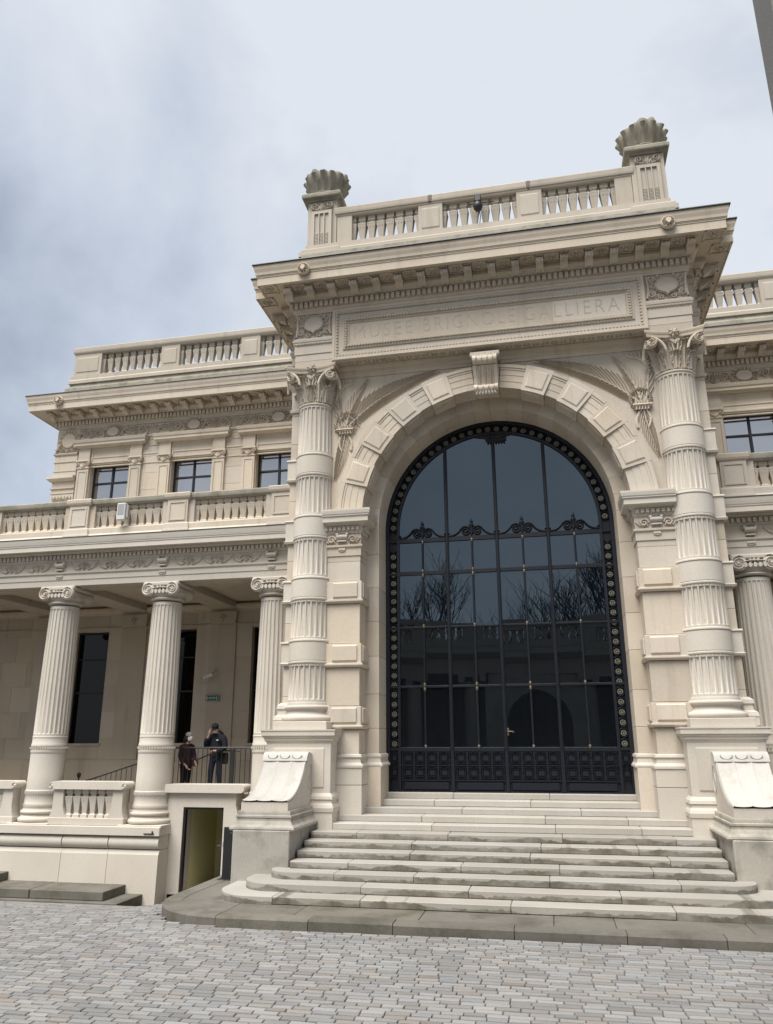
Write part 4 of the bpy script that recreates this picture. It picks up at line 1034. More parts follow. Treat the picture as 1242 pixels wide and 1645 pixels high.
def hood_window(s, cx, parent):
    """upper window between pilasters, with a hood cornice on its own entablature"""
    y = WY
    w = parent
    # reveal and frame
    for a, b_ in ((-1, 1),):
        fr = MB()
        x0, x1, z0, z1 = cx - .77, cx + .77, 11.15, 12.55; t = .06
        fr.box(x0, x0 + t, y + .22, y + .30, z0, z1, .01); fr.box(x1 - t, x1, y + .22, y + .30, z0, z1, .01); fr.box(x0 + t, x1 - t, y + .22, y + .30, z1 - t, z1, .01); fr.box(x0 + t, x1 - t, y + .22, y + .30, z0, z0 + t, .01)
        fr.box(cx - .04, cx + .04, y + .215, y + .305, z0 + t, z1 - t, .01); fr.box(x0 + t, x1 - t, y + .22, y + .30, 11.85, 11.92, .01)
        bpart('window_frame', fr, 'door_iron', w)
    for p, q in ((cx - .72, cx - .03), (cx + .03, cx + .72)):
        for r_, t_ in ((11.18, 11.86), (11.91, 12.5)):
            o = bpart('pane', MB().box(-(q - p) / 2, (q - p) / 2, 0, .01, -(t_ - r_) / 2, (t_ - r_) / 2), 'upper_glass', w)
            o.location = ((p + q) / 2, y + .262, (r_ + t_) / 2); o.rotation_euler = (random.uniform(-.012, .012), 0, random.uniform(-.02, .02))
    for q in (-1, 1):
        xc = cx + q * 1.03
        bpart('pilaster', MB().box(xc - .23, xc + .23, y - .09, y + .05, 9.4, 12.42, .008), 'limestone', w)
        bpart('pilaster_panel', framesweep(xc - .17, xc + .17, 9.6, 12.30, [(0, 0), (0, .02), (.03, .02), (.045, -.02)], y - .09), 'limestone', w)
        m = MB(); m.box(xc - .26, xc + .26, y - .12, y + .02, 12.40, 12.43, .006); m.box(xc - .28, xc + .28, y - .15, y + .02, 12.66, 12.72, .008); m.box(xc - .21, xc + .21, y - .10, y + .02, 12.43, 12.66)
        for k in (-1, 1): m.rib(spiral(xc + k * .2, 12.58, .075, 1.3, PI / 2, -k, 16), .022, .05, y - .11)
        for k in range(5): m.leafrel(xc, 12.43, PI / 2 + (k - 2) * .42, .21, .04, .05, y - .10)
        bpart('pilaster_capital', m, 'limestone', w)
        bpart('frieze_block', MB().box(xc - .23, xc + .23, y - .10, y + .05, 12.725, 13.21, .008), 'limestone', w)
    bpart('lintel_panel', framesweep(cx - .78, cx + .78, 12.60, 13.19, [(0, 0), (0, .03), (.05, .03), (.07, -.0)], y), 'limestone', w)
    bpart('hood_cornice', MB().sweep([(cx - 1.27, y + .05), (cx - 1.27, y - .10), (cx + 1.27, y - .10), (cx + 1.27, y + .05)], [(-.1, 13.18), (.02, 13.18), (.05, 13.22), (.14, 13.24), (.14, 13.33), (.17, 13.35), (.19, 13.42), (.20, 13.46), (-.1, 13.5)]), 'limestone', w)
def frieze_unit():
    """scroll and honeysuckle relief, 1.06 wide"""
    m = MB()
    for q in (-1, 1):
        m.rib(spiral(q * .27, .02, .15, 1.7, PI / 2 * (1 - q) + .3, q, 26), .030, .085); m.rib(bez((q * .53, -.17), (q * .45, .12), (q * .27, .17), 8), .030, .085)
        for i in range(3): m.leafrel(q * (.36 + .05 * i), -.05, PI / 2 - q * (.3 + .3 * i), .21, .04, .085)
    for i in range(7): m.leafrel(0, -.16, PI / 2 + (i - 3) * .30, .35 - .03 * abs(i - 3), .042, .09)
    return m
def medallion():
    m = MB(); o = [(.24 * math.cos(t), .17 * math.sin(t)) for t in [2 * PI * i / 22 for i in range(22)]]
    m.prism(o, -.07, 0); m.rib(o + o[:1], .022, .085)
    for i in range(16):
        t = 2 * PI * i / 16; m.leafrel(.26 * math.cos(t), .19 * math.sin(t), t + .2, .14, .045, .09)
    return m
def low_scroll():
    m = MB()
    for k in range(3):
        x = -.85 + .85 * k
        for q in (-1, 1): m.rib(spiral(x + q * .12, -.01, .085, 1.4, PI / 2 * (1 + q), -q, 18), .020, .045); m.rib(bez((x + q * .42, .09), (x + q * .3, -.10), (x + q * .12, -.09), 8), .020, .045)
        for i in range(5): m.leafrel(x, -.10, PI / 2 + (i - 2) * .35, .20, .028, .05)
    return m
def scroll_bracket():
    m = MB(); m.prismx([(-.02 - .10 * math.sin(t), .0 + .07 * math.cos(t)) for t in [PI * i / 8 for i in range(9)]], -.13, .13, True)
    for q in (-1, 1): m.prismx([(-.05 + .06 * math.cos(t), .05 + .055 * math.sin(t)) for t in [2 * PI * i / 10 for i in range(10)]], q * .125 - .03, q * .125 + .03, True)
    m.box(-.11, .11, -.10, 0, -.155, -.125, .008)
    for i in range(5): m.rib([(-.07 + .035 * i, -.06), (-.08 + .04 * i, -.20)], .012, .02)
    return m
def pendant():
    m = MB(); m.box(-.10, .10, -.035, 0, -.02, .025, .006); m.rib([(-.10, -.035), (-.03, -.05), (0, -.06), (.03, -.05), (.10, -.035)], .014, .03); return m
def wing(s, x_end, cols, nwin):
    """s = -1 on one side of the portal, 1 on the other; x_end = how far it runs"""
    xa, xb = (-x_end, -5.2) if s < 0 else (5.2, x_end)
    # ---- colonnade
    for x in WC[:cols]: wing_column(s * x)
    g = bgroup('wing_entablature')
    P = [(xa, FY), (xb, FY)]
    bpart('core_beam', MB().box(xa, xb, FY + .04, FY + .80, 7.14, 8.3), 'limestone', g)
    bpart('architrave', MB().sweep(P, [(-.1, 7.15), (.0, 7.15), (.0, 7.32), (.02, 7.325), (.02, 7.47), (.03, 7.475), (.06, 7.50), (.065, 7.54), (.0, 7.55), (-.1, 7.55)]), 'limestone_clean', g)
    bpart('frieze', MB().sweep(P, [(-.1, 7.55), (.005, 7.55), (.005, 7.86), (-.1, 7.86)]), 'limestone', g)
    bpart('bed_moulding', MB().sweep(P, [(-.1, 7.85), (.03, 7.85), (.05, 7.90), (.05, 8.03), (.12, 8.045), (.16, 8.09), (.16, 8.10), (-.1, 8.10)]), 'limestone', g)
    o = bpart('dentil_row', dentils(P, 7.91, 8.02, .04, .115, .075, .05), 'limestone', g); o['kind'] = 'stuff'
    bpart('cornice', MB().sweep(P, [(-.1, 8.09), (.17, 8.09), (.17, 8.115), (.36, 8.115), (.36, 8.10), (.38, 8.10), (.38, 8.23), (.395, 8.235), (.40, 8.27), (.41, 8.28), (.43, 8.36), (.44, 8.41), (.44, 8.44), (-.1, 8.50)]), 'limestone_clean', g)
    bpart('lead_flashing', MB().sweep(P, [(-.1, 8.505), (.42, 8.445), (.455, 8.44), (.455, 8.46), (.42, 8.47), (-.1, 8.53)]), 'lead', g)
    for i, x in enumerate(WC[:cols + 1]):
        if i < cols:
            put('scroll_bracket', 'scroll_bracket', scroll_bracket, 'limestone_clean', g, (s * x, FY - .005, 7.74)); put('scroll_pendant', 'pendant', pendant, 'limestone_clean', g, (s * x, FY - .02, 7.42))
        if i < len(WC) - 1 and x + 1.6 < x_end: put('frieze_scroll', 'low_scroll', low_scroll, 'limestone', g, (s * (x + 1.59), FY - .005, 7.70))
    # ---- balustrade of the terrace over the colonnade
    g = bgroup('wing_balustrade'); Y0 = 1.62
    bpart('base_rail', MB().sweep([(xa, Y0), (xb, Y0)], [(-.55, 8.45), (.10, 8.45), (.10, 8.72), (.06, 8.76), (.05, 8.78), (.05, 8.93), (.03, 8.96), (-.55, 8.96)]), 'limestone', g)
    bpart('terrace_deck', MB().box(xa, xb, Y0 + .5, WY, 8.3, 8.6), 'limestone_grey', g)
    rails = [];
    for i, x in enumerate(WC):
        if x - .6 > x_end: break
        c = s * (x - .05); w = .50
        bpart('pedestal', MB().box(c - .32, c + .32, Y0 - .06, Y0 + .44, 8.95, 9.68, .008), 'limestone', g)
        bpart('pedestal_panel', framesweep(c - .26, c + .26, 9.03, 9.60, [(0, 0), (0, .02), (.04, .02), (.055, -.02)], Y0 - .06), 'limestone', g)
        bpart('half_die', MB().box(c - w, c + w, Y0 + .02, Y0 + .40, 8.95, 9.68, .006), 'limestone', g)
        bpart('pedestal_cap', MB().sweep([(c - .34, Y0 + .44), (c - .34, Y0 - .06), (c + .34, Y0 - .06), (c + .34, Y0 + .44)], [(-.3, 9.66), (.0, 9.66), (.04, 9.70), (.06, 9.75), (.065, 9.84), (.04, 9.87), (-.3, 9.885)]), 'limestone', g)
        bpart('pedestal_foot', MB().sweep([(c - .34, Y0 + .44), (c - .34, Y0 - .06), (c + .34, Y0 - .06), (c + .34, Y0 + .44)], [(-.3, 8.5), (.07, 8.5), (.07, 8.73), (.05, 8.80), (.03, 8.93), (.0, 8.97), (-.3, 8.97)]), 'limestone', g)
        if i + 1 < len(WC) and x + 1.0 < x_end:
            a, b_ = c + s * w, s * (WC[i + 1] - .05) - s * w; lo, hi = min(a, b_), max(a, b_)
            if hi > x_end and s > 0: hi = lo + 2.18
            balusters(lo + .0, hi - .0, 8, Y0 + .22, 8.955, .72, .23, g, 'limestone')
    bpart('top_rail', MB().sweep([(xa, Y0), (xb, Y0)], [(-.42, 9.66), (-.02, 9.66), (.0, 9.69), (.03, 9.71), (.04, 9.76), (.045, 9.83), (.02, 9.86), (-.42, 9.87)]), 'limestone_mossy', g)
    # ---- upper storey
    u = bgroup('upper_storey'); ux0, ux1 = (UPX0, -5.0) if s < 0 else (5.0, 13.0)
    xs = [7.61, 10.79, 13.97][:nwin]
    # wall built round its windows
    edges = []
    holes = sorted([(s * x - .77, s * x + .77) for x in xs]); cur = ux0
    for a, b_ in holes:
        ashlar(cur, a, WY, WY + .6, 8.3, 13.98, .62, 1.6, u); bpart('wall_core', MB().box(cur, a, WY + .01, WY + .58, 8.35, 14.2), 'limestone', u); cur = b_
        bpart('wall_lintel', MB().box(a, b_, WY, WY + .6, 12.55, 14.2), 'limestone', u); bpart('wall_apron', MB().box(a, b_, WY, WY + .6, 8.3, 11.15), 'limestone', u)
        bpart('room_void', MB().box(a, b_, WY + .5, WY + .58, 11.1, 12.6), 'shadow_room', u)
    ashlar(cur, ux1, WY, WY + .6, 8.3, 13.98, .62, 1.6, u); bpart('wall_core', MB().box(cur, ux1, WY + .01, WY + .58, 8.35, 14.2), 'limestone', u)
    path = lw_path if s < 0 else rw_path
    if s < 0: bpart('end_wall', MB().box(UPX0, UPX0 + .6, WY + .6, 14.0, 8.3, 14.2), 'limestone', u)
    for x in xs: hood_window(s, s * x, u)
    for z in (12.80, 12.45, 13.12): bpart('string_course', MB().sweep(path, [(-.05, z), (.02, z), (.025, z + .02), (.02, z + .04), (-.05, z + .04)]), 'limestone', u)
    bpart('frieze_ledge', MB().sweep(path, [(-.05, 13.47), (.03, 13.47), (.05, 13.50), (.03, 13.54), (-.05, 13.55)]), 'limestone', u)
    bpart('bed_moulding', MB().sweep(path, [(-.1, 13.99), (.02, 13.99), (.035, 14.04), (.07, 14.07), (.07, 14.10), (.09, 14.105), (.09, 14.30), (.17, 14.31), (.19, 14.36), (.27, 14.42), (.27, 14.46), (-.1, 14.46)]), 'limestone', u)
    o = bpart('dentil_row', dentils(path[-2:], 14.125, 14.285, .08, .165, .088, .052), 'limestone', u); o['kind'] = 'stuff'
    brackets([(UPX0 - .1, WY), (-5.7, WY)] if s < 0 else [(5.7, WY), (12.9, WY)], u, 'limestone')
    bpart('cornice', MB().sweep(path, cor_prof), 'limestone', u)
    bpart('lead_flashing', MB().sweep(path, [(-.1, 15.205), (.90, 15.09), (.95, 15.075), (.955, 15.085), (.94, 15.11), (.90, 15.12), (-.1, 15.24)]), 'lead', u)
    for x in xs:
        put('medallion', 'medallion', medallion, 'limestone', u, (s * x, WY - .0, 13.78))
        for q in (-1.12, 1.12): put('frieze_scroll', 'frieze_unit', frieze_unit, 'limestone', u, (s * x + q * .78, WY, 13.77), None, (1.0, 1, 1.05))
    for x in xs[:-1] if s < 0 else xs: put('frieze_palmette', 'palmette', lambda: [MB().leafrel(0, 0, 0, .1, .1, .1), (lambda mm: [mm.leafrel(0, -.2, PI / 2 + (i - 3) * .28, .42 - .03 * abs(i - 3), .045, .06) for i in range(7)] and mm)(MB())][1], 'limestone', u, (s * (x + 1.59), WY, 13.78))
    if s < 0:
        # corner block: shield over two leaf scrolls, banded pilaster below
        put('medallion', 'medallion', medallion, 'limestone', u, (-15.72, WY - .03, 13.55), None, (1.1, 1, 1.6))
        put('frieze_scroll', 'frieze_unit', frieze_unit, 'limestone', u, (-15.72, WY - .03, 13.20), None, (.9, 1, .7))
        bpart('corner_pilaster', MB().box(UPX0 - .03, -15.30, WY - .05, WY + .5, 8.4, 13.98, .008), 'limestone', u)
        for z, h_, o_ in ((12.98, .10, .06), (12.70, .04, .03), (12.35, .03, .02), (11.98, .20, .16), (11.68, .05, .05), (11.50, .03, .02)):
            bpart('corner_band', MB().sweep([(UPX0 - .03, WY + .4), (UPX0 - .03, WY - .05), (-15.30, WY - .05)], [(-.03, z), (o_ * .5, z), (o_, z + h_ * .4), (o_, z + h_ * .8), (o_ * .4, z + h_), (-.03, z + h_)]), 'limestone', u)
        put('corner_scroll', 'low_scroll', low_scroll, 'limestone', u, (-15.75, WY - .055, 11.25), None, (.30, 1, 1.5))
        link('lion_mask', shared('lion_mask', lion), 'limestone_clean', u, (-15.75, WY - .88, 14.80))
    # ---- roof balustrade of the wing
    g = bgroup('wing_roof_balustrade'); RY = WY + .15; x0, x1 = (UPX0 + .14, -5.2) if s < 0 else (5.2, 13.0)
    bpart('blocking_course', MB().sweep([(x0, 12), (x0, RY), (x1, RY)] if s < 0 else [(x0, RY), (x1, RY)], [(-.6, 15.1), (.16, 15.1), (.16, 15.72), (.14, 15.78), (.05, 15.82), (.04, 15.95), (-.6, 15.95)]), 'limestone_mossy', g)
    bpart('base_rail', MB().sweep([(x0, 12), (x0, RY), (x1, RY)] if s < 0 else [(x0, RY), (x1, RY)], [(-.5, 15.94), (.10, 15.94), (.10, 16.06), (.05, 16.12), (.05, 16.28), (-.5, 16.3)]), 'limestone_grey', g)
    if s < 0:
        cuts = [(-16.03, -14.90), (-12.42, -11.68), (-9.24, -8.50), (-6.06, -5.4)]
    else: cuts = [(5.3, 5.5), (8.50, 9.24), (11.68, 12.42)]
    for a, b_ in cuts:
        bpart('die', MB().box(a, b_, RY, RY + .5, 16.29, 17.2, .008), 'limestone_grey', g)
        if b_ - a > .5: bpart('die_panel', MB().sweep([(a + .12, RY), (b_ - .12, RY)], [(-.02, 16.42), (0, 16.42), (.02, 16.46), (.02, 17.02), (0, 17.06), (-.02, 17.06)]), 'limestone_grey', g)
    for (a0, a), (b_, b0) in zip(cuts, cuts[1:]): balusters(a, b_, 7 if b_ - a < 2.8 else 9, RY + .22, 16.29, .90, .22, g, 'limestone_grey')
    bpart('top_rail', MB().sweep([(x0, 12), (x0, RY), (x1, RY)] if s < 0 else [(x0, RY), (x1, RY)], [(-.45, 17.18), (.0, 17.18), (.02, 17.21), (.05, 17.26), (.06, 17.31), (.065, 17.44), (.04, 17.47), (-.45, 17.5)]), 'limestone_grey', g)
    # ---- porch behind the columns
    p = bgroup('porch'); px0, px1 = xa, xb
    bpart('porch_floor', MB().box(px0 if s < 0 else 5.3, -9.16 if s < 0 else px1, 1.58, WY + .2, .3, .88), 'limestone_grey', p)
    bpart('porch_light_stop', MB().box(*((px0 - .3, px0) if s < 0 else (px1, px1 + .3)), .9, WY + .3, -1.0, 8.3), 'limestone', p)  # unseen closing wall, added to stop light entering the porch from its end
    bpart('porch_ceiling', MB().box(px0, px1, FY + .8, WY + .2, 7.32, 7.5), 'limestone', p)
    for x in WC[:cols + 1]: bpart('ceiling_beam', MB().box(s * x - .40, s * x + .40, FY + .75, WY, 7.10, 7.33, .02), 'limestone', p)
    bpart('soffit_fillet', MB().box(px0, px1, FY + .30, FY + .38, 7.12, 7.15), 'limestone', p)
    holes = sorted([(s * x - .62, s * x + .62) for x in xs]); cur = px0
    for a, b_ in holes:
        ashlar(cur, a, WY, WY + .5, .5, 7.2, .84, 1.05, p); bpart('wall_core', MB().box(cur, a, WY + .01, WY + .48, .55, 7.4), 'limestone', p); cur = b_
        bpart('wall_lintel', MB().box(a, b_, WY, WY + .5, 6.48, 7.4), 'limestone', p); bpart('wall_apron', MB().box(a, b_, WY, WY + .5, .5, 2.82), 'limestone', p)
        bpart('window_sill', MB().box(a - .06, b_ + .06, WY - .06, WY + .2, 2.78, 2.86, .01), 'limestone', p)
        bpart('pane', MB().box(a, b_, WY + .28, WY + .30, 2.82, 6.5), 'porch_glass', p)
        m = MB(); m.box(a, a + .05, WY + .22, WY + .3, 2.82, 6.48); m.box(b_ - .05, b_, WY + .22, WY + .3, 2.82, 6.48); m.box(a + .05, b_ - .05, WY + .22, WY + .3, 6.42, 6.48); m.box(a + .05, b_ - .05, WY + .22, WY + .3, 4.45, 4.50); m.box(a + .05, b_ - .05, WY + .22, WY + .3, 5.55, 5.59)
        bpart('window_frame', m, 'black_paint', p)
    ashlar(cur, px1, WY, WY + .5, .5, 7.2, .84, 1.05, p); bpart('wall_core', MB().box(cur, px1, WY + .01, WY + .48, .55, 7.4), 'limestone', p)
    bpart('porch_cornice', MB().sweep([(px0, WY), (px1, WY)], [(-.05, 7.02), (.03, 7.02), (.05, 7.08), (.12, 7.15), (.14, 7.20), (.14, 7.24), (-.05, 7.24)]), 'limestone', p)
    bpart('string_course', MB().sweep([(px0, WY), (px1, WY)], [(-.05, 6.56), (.03, 6.56), (.035, 6.60), (.02, 6.62), (-.05, 6.62)]), 'limestone', p)
    bpart('wall_plinth', MB().sweep([(px0, WY), (px1, WY)], [(-.05, .8), (.07, .8), (.07, 2.30), (.03, 2.36), (-.05, 2.36)]), 'limestone', p)
    for x in WC[:cols + 1]:
        xx = s * (x + .02)
        bpart('wall_pilaster', MB().box(xx - .45, xx + .45, WY - .05, WY + .02, 2.36, 6.56, .006), 'limestone', p)
        bpart('key_block', MB().prism([(xx - .44, 6.60), (xx + .44, 6.60), (xx + .48, 7.0), (xx - .48, 7.0)], WY - .13, WY + .02), 'limestone', p)
        m = MB()
        for q in (-1, 1): m.rib(spiral(xx + q * .06, 6.80, .055, 1.2, 0, q, 12), .014, .03, WY - .13)
        m.leafrel(xx, 6.66, PI / 2, .25, .04, .05, WY - .13); bpart('key_ornament', m, 'limestone', p)
    bpart('end_reveal', MB().box(*((-5.45, -5.15) if s < 0 else (5.15, 5.45)), 1.5, WY, .5, 7.3), 'limestone', p)
wing(-1, 19.5, 4, 3)
wing(1, 13.0, 3, 2)
bpart('roof_slab', MB().box(-16.0, 13.0, 6.2, 14.0, 14.2, 15.3), 'lead')
bpart('portal_roof', MB().box(-5.0, 5.0, .2, 10.0, 14.3, 15.2), 'lead')

# ================================================================== terrace front: plinth, balustrade panels, service door
T = bgroup('terrace_front')
for a, b_ in ((-19.5, -16.4), (-16.4, -13.2), (-13.195, -11.30), (-11.295, -10.0), (-9.995, -8.62)):
    bpart('plinth_stone', MB().prismx([(1.6, -1.2), (.90, -1.2), (.93, .22), (1.6, .22)], a + .003, b_ - .003), 'limestone_clean', T)
    m = MB(); m.prismx([(1.6, .215), (.93, .215), (.98, .32), (1.6, .32)], a + .002, b_ - .002)
    m.prismx([(1.6, .33)] + [(1.02 - .13 * math.sin(t), .49 - .155 * math.cos(t)) for t in [PI * i / 10 for i in range(11)]] + [(1.6, .65)], a + .012, b_ - .012, True)
    bpart('torus_course', m, 'limestone_clean', T)
bpart('ledge_course', MB().box(-19.5, -8.60, .86, 1.6, .655, .862, .01), 'limestone_clean', T)
bpart('column_footing', MB().box(-6.66, -5.28, .92, 2.3, -1.2, .80, .01), 'limestone_clean', T); bpart('column_footing', MB().box(5.28, 13.0, .92, 2.3, -1.2, .80, .01), 'limestone_clean', T)
def rail_panel(x0, x1, nb):
    g = bgroup('terrace_balustrade'); y = 1.0; mt = 'limestone_clean'
    bpart('foot_rail', MB().box(x0 + .02, x1 - .02, y - .02, y + .36, .865, 1.04, .01), mt, g)
    for q, xe in ((1, x0 + .10), (-1, x1 - .10)):
        bpart('end_post', MB().prism([(xe - q * .07, 1.03), (xe + q * .42, 1.03), (xe + q * .36, 1.12), (xe + q * .30, 1.30), (xe + q * .28, 1.74), (xe, 1.74), (xe, 1.30), (xe - q * .03, 1.14)], y, y + .32), mt, g)
    balusters(x0 + .40, x1 - .40, nb, y + .16, 1.035, .71, .20, g, mt, halves=False)
    m = MB(); r = .085
    pr = [(x0 + r, 1.735), (x1 - r, 1.735)] + [(x1 - r + r * math.sin(t) * 1.1, 1.83 - .095 * math.cos(t)) for t in [PI * i / 8 for i in range(9)]][1:] + [(x0 + r - r * math.sin(t) * 1.1, 1.83 + .095 * math.cos(t)) for t in [PI * i / 8 for i in range(9)]][:-1]
    m.prism(pr, y - .07, y + .38, True)
    bpart('top_rail', m, mt, g)
    m = MB()
    for xe in (x0 + .05, x1 - .05): m.rib(spiral(xe, 1.815, .07, 1.2, PI / 2, 1, 18), .015, .025, y - .07)
    bpart('rail_scroll', m, mt, g)
rail_panel(-11.84, -9.66, 6)
rail_panel(-14.98, -12.84, 6)
rail_panel(-18.1, -15.98, 6)
# service-door pier
S = bgroup('service_entrance'); Y = 1.45
x0, x1 = -8.28, -7.18
bpart('pier_wall', MB().prism([(x0, -1.2), (x0, 1.30), (x1, 1.30), (x1, -1.2), (-6.72, -1.2), (-6.72, 1.0), (-6.80, 1.15), (-6.86, 1.35), (-6.86, 1.66), (-8.72, 1.66), (-8.72, 1.35), (-8.76, 1.1), (-8.80, .86), (-8.80, -1.2)], Y, Y + .5), 'limestone_clean', S)
m = MB(); r = .085
pr = [(-8.85 + r, 1.655), (-6.62 - r, 1.655)] + [(-6.62 - r + r * math.sin(t) * 1.1, 1.755 - .10 * math.cos(t)) for t in [PI * i / 8 for i in range(9)]][1:] + [(-8.85 + r - r * math.sin(t) * 1.1, 1.755 + .10 * math.cos(t)) for t in [PI * i / 8 for i in range(9)]][:-1]
bpart('top_rail', m.prism(pr, Y - .12, Y + .45, True), 'limestone_clean', S)
m = MB(); m.box(x0 - .0, x0 + .05, Y + .04, Y + .16, -.8, 1.30); m.box(x1 - .05, x1, Y + .04, Y + .16, -.8, 1.30); m.box(x0 + .05, x1 - .05, Y + .04, Y + .16, 1.24, 1.30)
bpart('door_frame', m, 'black_paint', S)
bpart('inner_wall', MB().box(x0 - .3, x1 + .3, Y + 2.2, Y + 2.3, -.9, 1.46), 'lamplight_yellow', S)  # bright yellow stands in for lamplight on this wall
bpart('corridor_side', MB().box(x0 - .35, x0 - .02, Y + .5, Y + 2.2, -.9, 1.46), 'lamplight_yellow', S)
bpart('corridor_side', MB().box(x1 + .02, x1 + .35, Y + .5, Y + 2.2, -.9, 1.46), 'lamplight_yellow', S)
bpart('corridor_ceiling', MB().box(x0 - .3, x1 + .3, Y + .5, Y + 2.3, 1.35, 1.45), 'lamplight_yellow', S)
bpart('corridor_floor', MB().box(x0 - .3, x1 + .3, Y + .0, Y + 2.3, -.85, -.74), 'limestone_grey', S)
lf = bpart('door_leaf', MB().box(-.72, 0, -.025, .025, -.72, 1.23, .006), 'black_paint', S); lf.location = (x1 - .06, Y + .14, 0); lf.rotation_euler = (0, 0, math.radians(-66))
m = MB(); m.tube([(-.64, -.03, .32), (-.64, -.09, .32), (-.54, -.10, .32)], .014, 6); m.box(-.68, -.60, -.035, -.02, .2, .42)
hd = bpart('door_handle', m, 'grey_plastic', S); hd.location = lf.location; hd.rotation_euler = lf.rotation_euler
bpart('ledge_hook', MB().box(-9.02, -8.74, .84, .862, .70, .725, .004).box(-8.80, -8.77, .83, .862, .72, .78, .004), 'black_paint', S)

# ================================================================== entrance stairs, each step of its own stones
ST = tag(empty('entrance_stairs', loc=(0, -1.5, 0)), 'broad stone staircase rising between scrolled buttresses to the glazed door', 'stairs')
R_, T_ = .132, .445
hwids = [2.99, 3.30, 3.30, 3.92, 3.92, 4.09, 4.09, 4.09, 4.09, 4.42, 4.82, 5.18]
for k in range(12):
    z1 = ZF - k * R_; yf = 1.10 - k * T_; hwd = hwids[k]; mat = 'step_marble' if k < 5 else 'step_grey'
    st = empty('step', ST, (0, 1.5, 0)); yb = yf + T_ + .10
    if k == 0: yb = 1.36
    cuts = [-hwd]; x = -hwd + random.uniform(1.0, 2.4)
    while x < hwd - .7: cuts.append(x); x += random.uniform(1.5, 2.8)
    cuts.append(hwd)
    for i, (a, b_) in enumerate(zip(cuts, cuts[1:])):
        dz = random.uniform(-.004, .004); dy = random.uniform(-.006, .006); g = .003
        if k < 9 or (0 < i < len(cuts) - 2):
            m = MB().box(a + g, b_ - g, yf + dy, yb, z1 - R_ + .001, z1 + dz, .012)
        else:
            # end stone with a rounded outer corner
            q = -1 if i == 0 else 1; e = a if q < 0 else b_; inn = (b_ - g) if q < 0 else (a + g); r = (.42, .62, .80)[k - 9]; yb2 = -2.30 if k == 9 else (-2.2 if k == 10 else -2.1)
            pl = [(inn, yf + dy)] + [(e - q * r + q * r * math.sin(t), yf + dy + r - r * math.cos(t)) for t in [PI / 2 * j / 10 for j in range(11)]] + [(e, yb2), (inn, yb2)]
            m = MB(); n = len(pl); c = .012; cxm = sum(p[0] for p in pl) / n; cym = sum(p[1] for p in pl) / n
            v = [(x_, y_, z1 - R_ + .001) for x_, y_ in pl] + [(x_, y_, z1 + dz - c) for x_, y_ in pl] + [(x_ + (cxm - x_) * .012, y_ + (cym - y_) * .02, z1 + dz) for x_, y_ in pl]
            m.add(v, [[j, (j + 1) % n, n + (j + 1) % n, n + j] for j in range(n)] + [[n + j, n + (j + 1) % n, 2 * n + (j + 1) % n, 2 * n + j] for j in range(n)] + [list(range(2 * n, 3 * n)), list(range(n))[::-1]])
        part('stone_slab', m, mat, st)

# ---- low kerbed platform in front of the stairs
PF = tag(empty('stair_platform', loc=(0, -4.0, 0)), 'low mossy kerbed stone platform curving round the foot of the stairs', 'platform')
def outline(o):
    """front edge of the platform, left to right, moved inwards by o"""
    pts = []
    cxl, cyl, rx, ry = -4.55, -3.35, 1.55 - o, 1.52 - o
    for i in range(17):
        t = PI + (PI / 2) * i / 16; pts.append((cxl + rx * math.cos(t), cyl + ry * math.sin(t)))
    pts.append((8.2, -4.87 + o)); return pts
oo, ii = outline(0), outline(.34)
def kerb_piece(pa, pb, qa, qb):
    m = MB(); v = []
    n = len(pa)
    zt_, zb_ = .145, -.55
    ring = []
    O = pa; I = pb
    v = [(x, y, zb_) for x, y in O] + [(x, y, zt_ - .03) for x, y in O] + [(x + (I[i][0] - x) * .07, y + (I[i][1] - y) * .07, zt_) for i, (x, y) in enumerate(O)] + [(x, y, zt_) for x, y in I] + [(x, y, zb_) for x, y in I]
    f = []
    for i in range(n - 1):
        for l_ in range(4): f.append([l_ * n + i, l_ * n + i + 1, (l_ + 1) * n + i + 1, (l_ + 1) * n + i])
    f.append([0, n, 2 * n, 3 * n, 4 * n]); f.append([n - 1, 2 * n - 1, 3 * n - 1, 4 * n - 1, 5 * n - 1])
    return m.add(v, f)
for i in range(0, 16, 4):
    sl = slice(i, i + 5); A, Bq = [list(p) for p in oo[sl]], [list(p) for p in ii[sl]]
    for P_ in (A, Bq):
        dx, dy = P_[1][0] - P_[0][0], P_[1][1] - P_[0][1]; P_[0][0] += dx * .012; P_[0][1] += dy * .012
        dx, dy = P_[-2][0] - P_[-1][0], P_[-2][1] - P_[-1][1]; P_[-1][0] += dx * .012; P_[-1][1] += dy * .012
    part('kerb_stone', kerb_piece(A, Bq, 0, 0), 'kerb_stone', PF, loc=(0, 4.0, 0))
xk = [-4.55, -2.95, -1.55, .35, 2.02, 3.42, 5.2, 6.9, 8.2]
for a, b_ in zip(xk, xk[1:]):
    part('kerb_stone', kerb_piece([(a + .006, -4.87), (b_ - .006, -4.87)], [(a + .006, -4.53), (b_ - .006, -4.53)], 0, 0), 'kerb_stone', PF, loc=(0, 4.0, random.uniform(-.006, .004)))
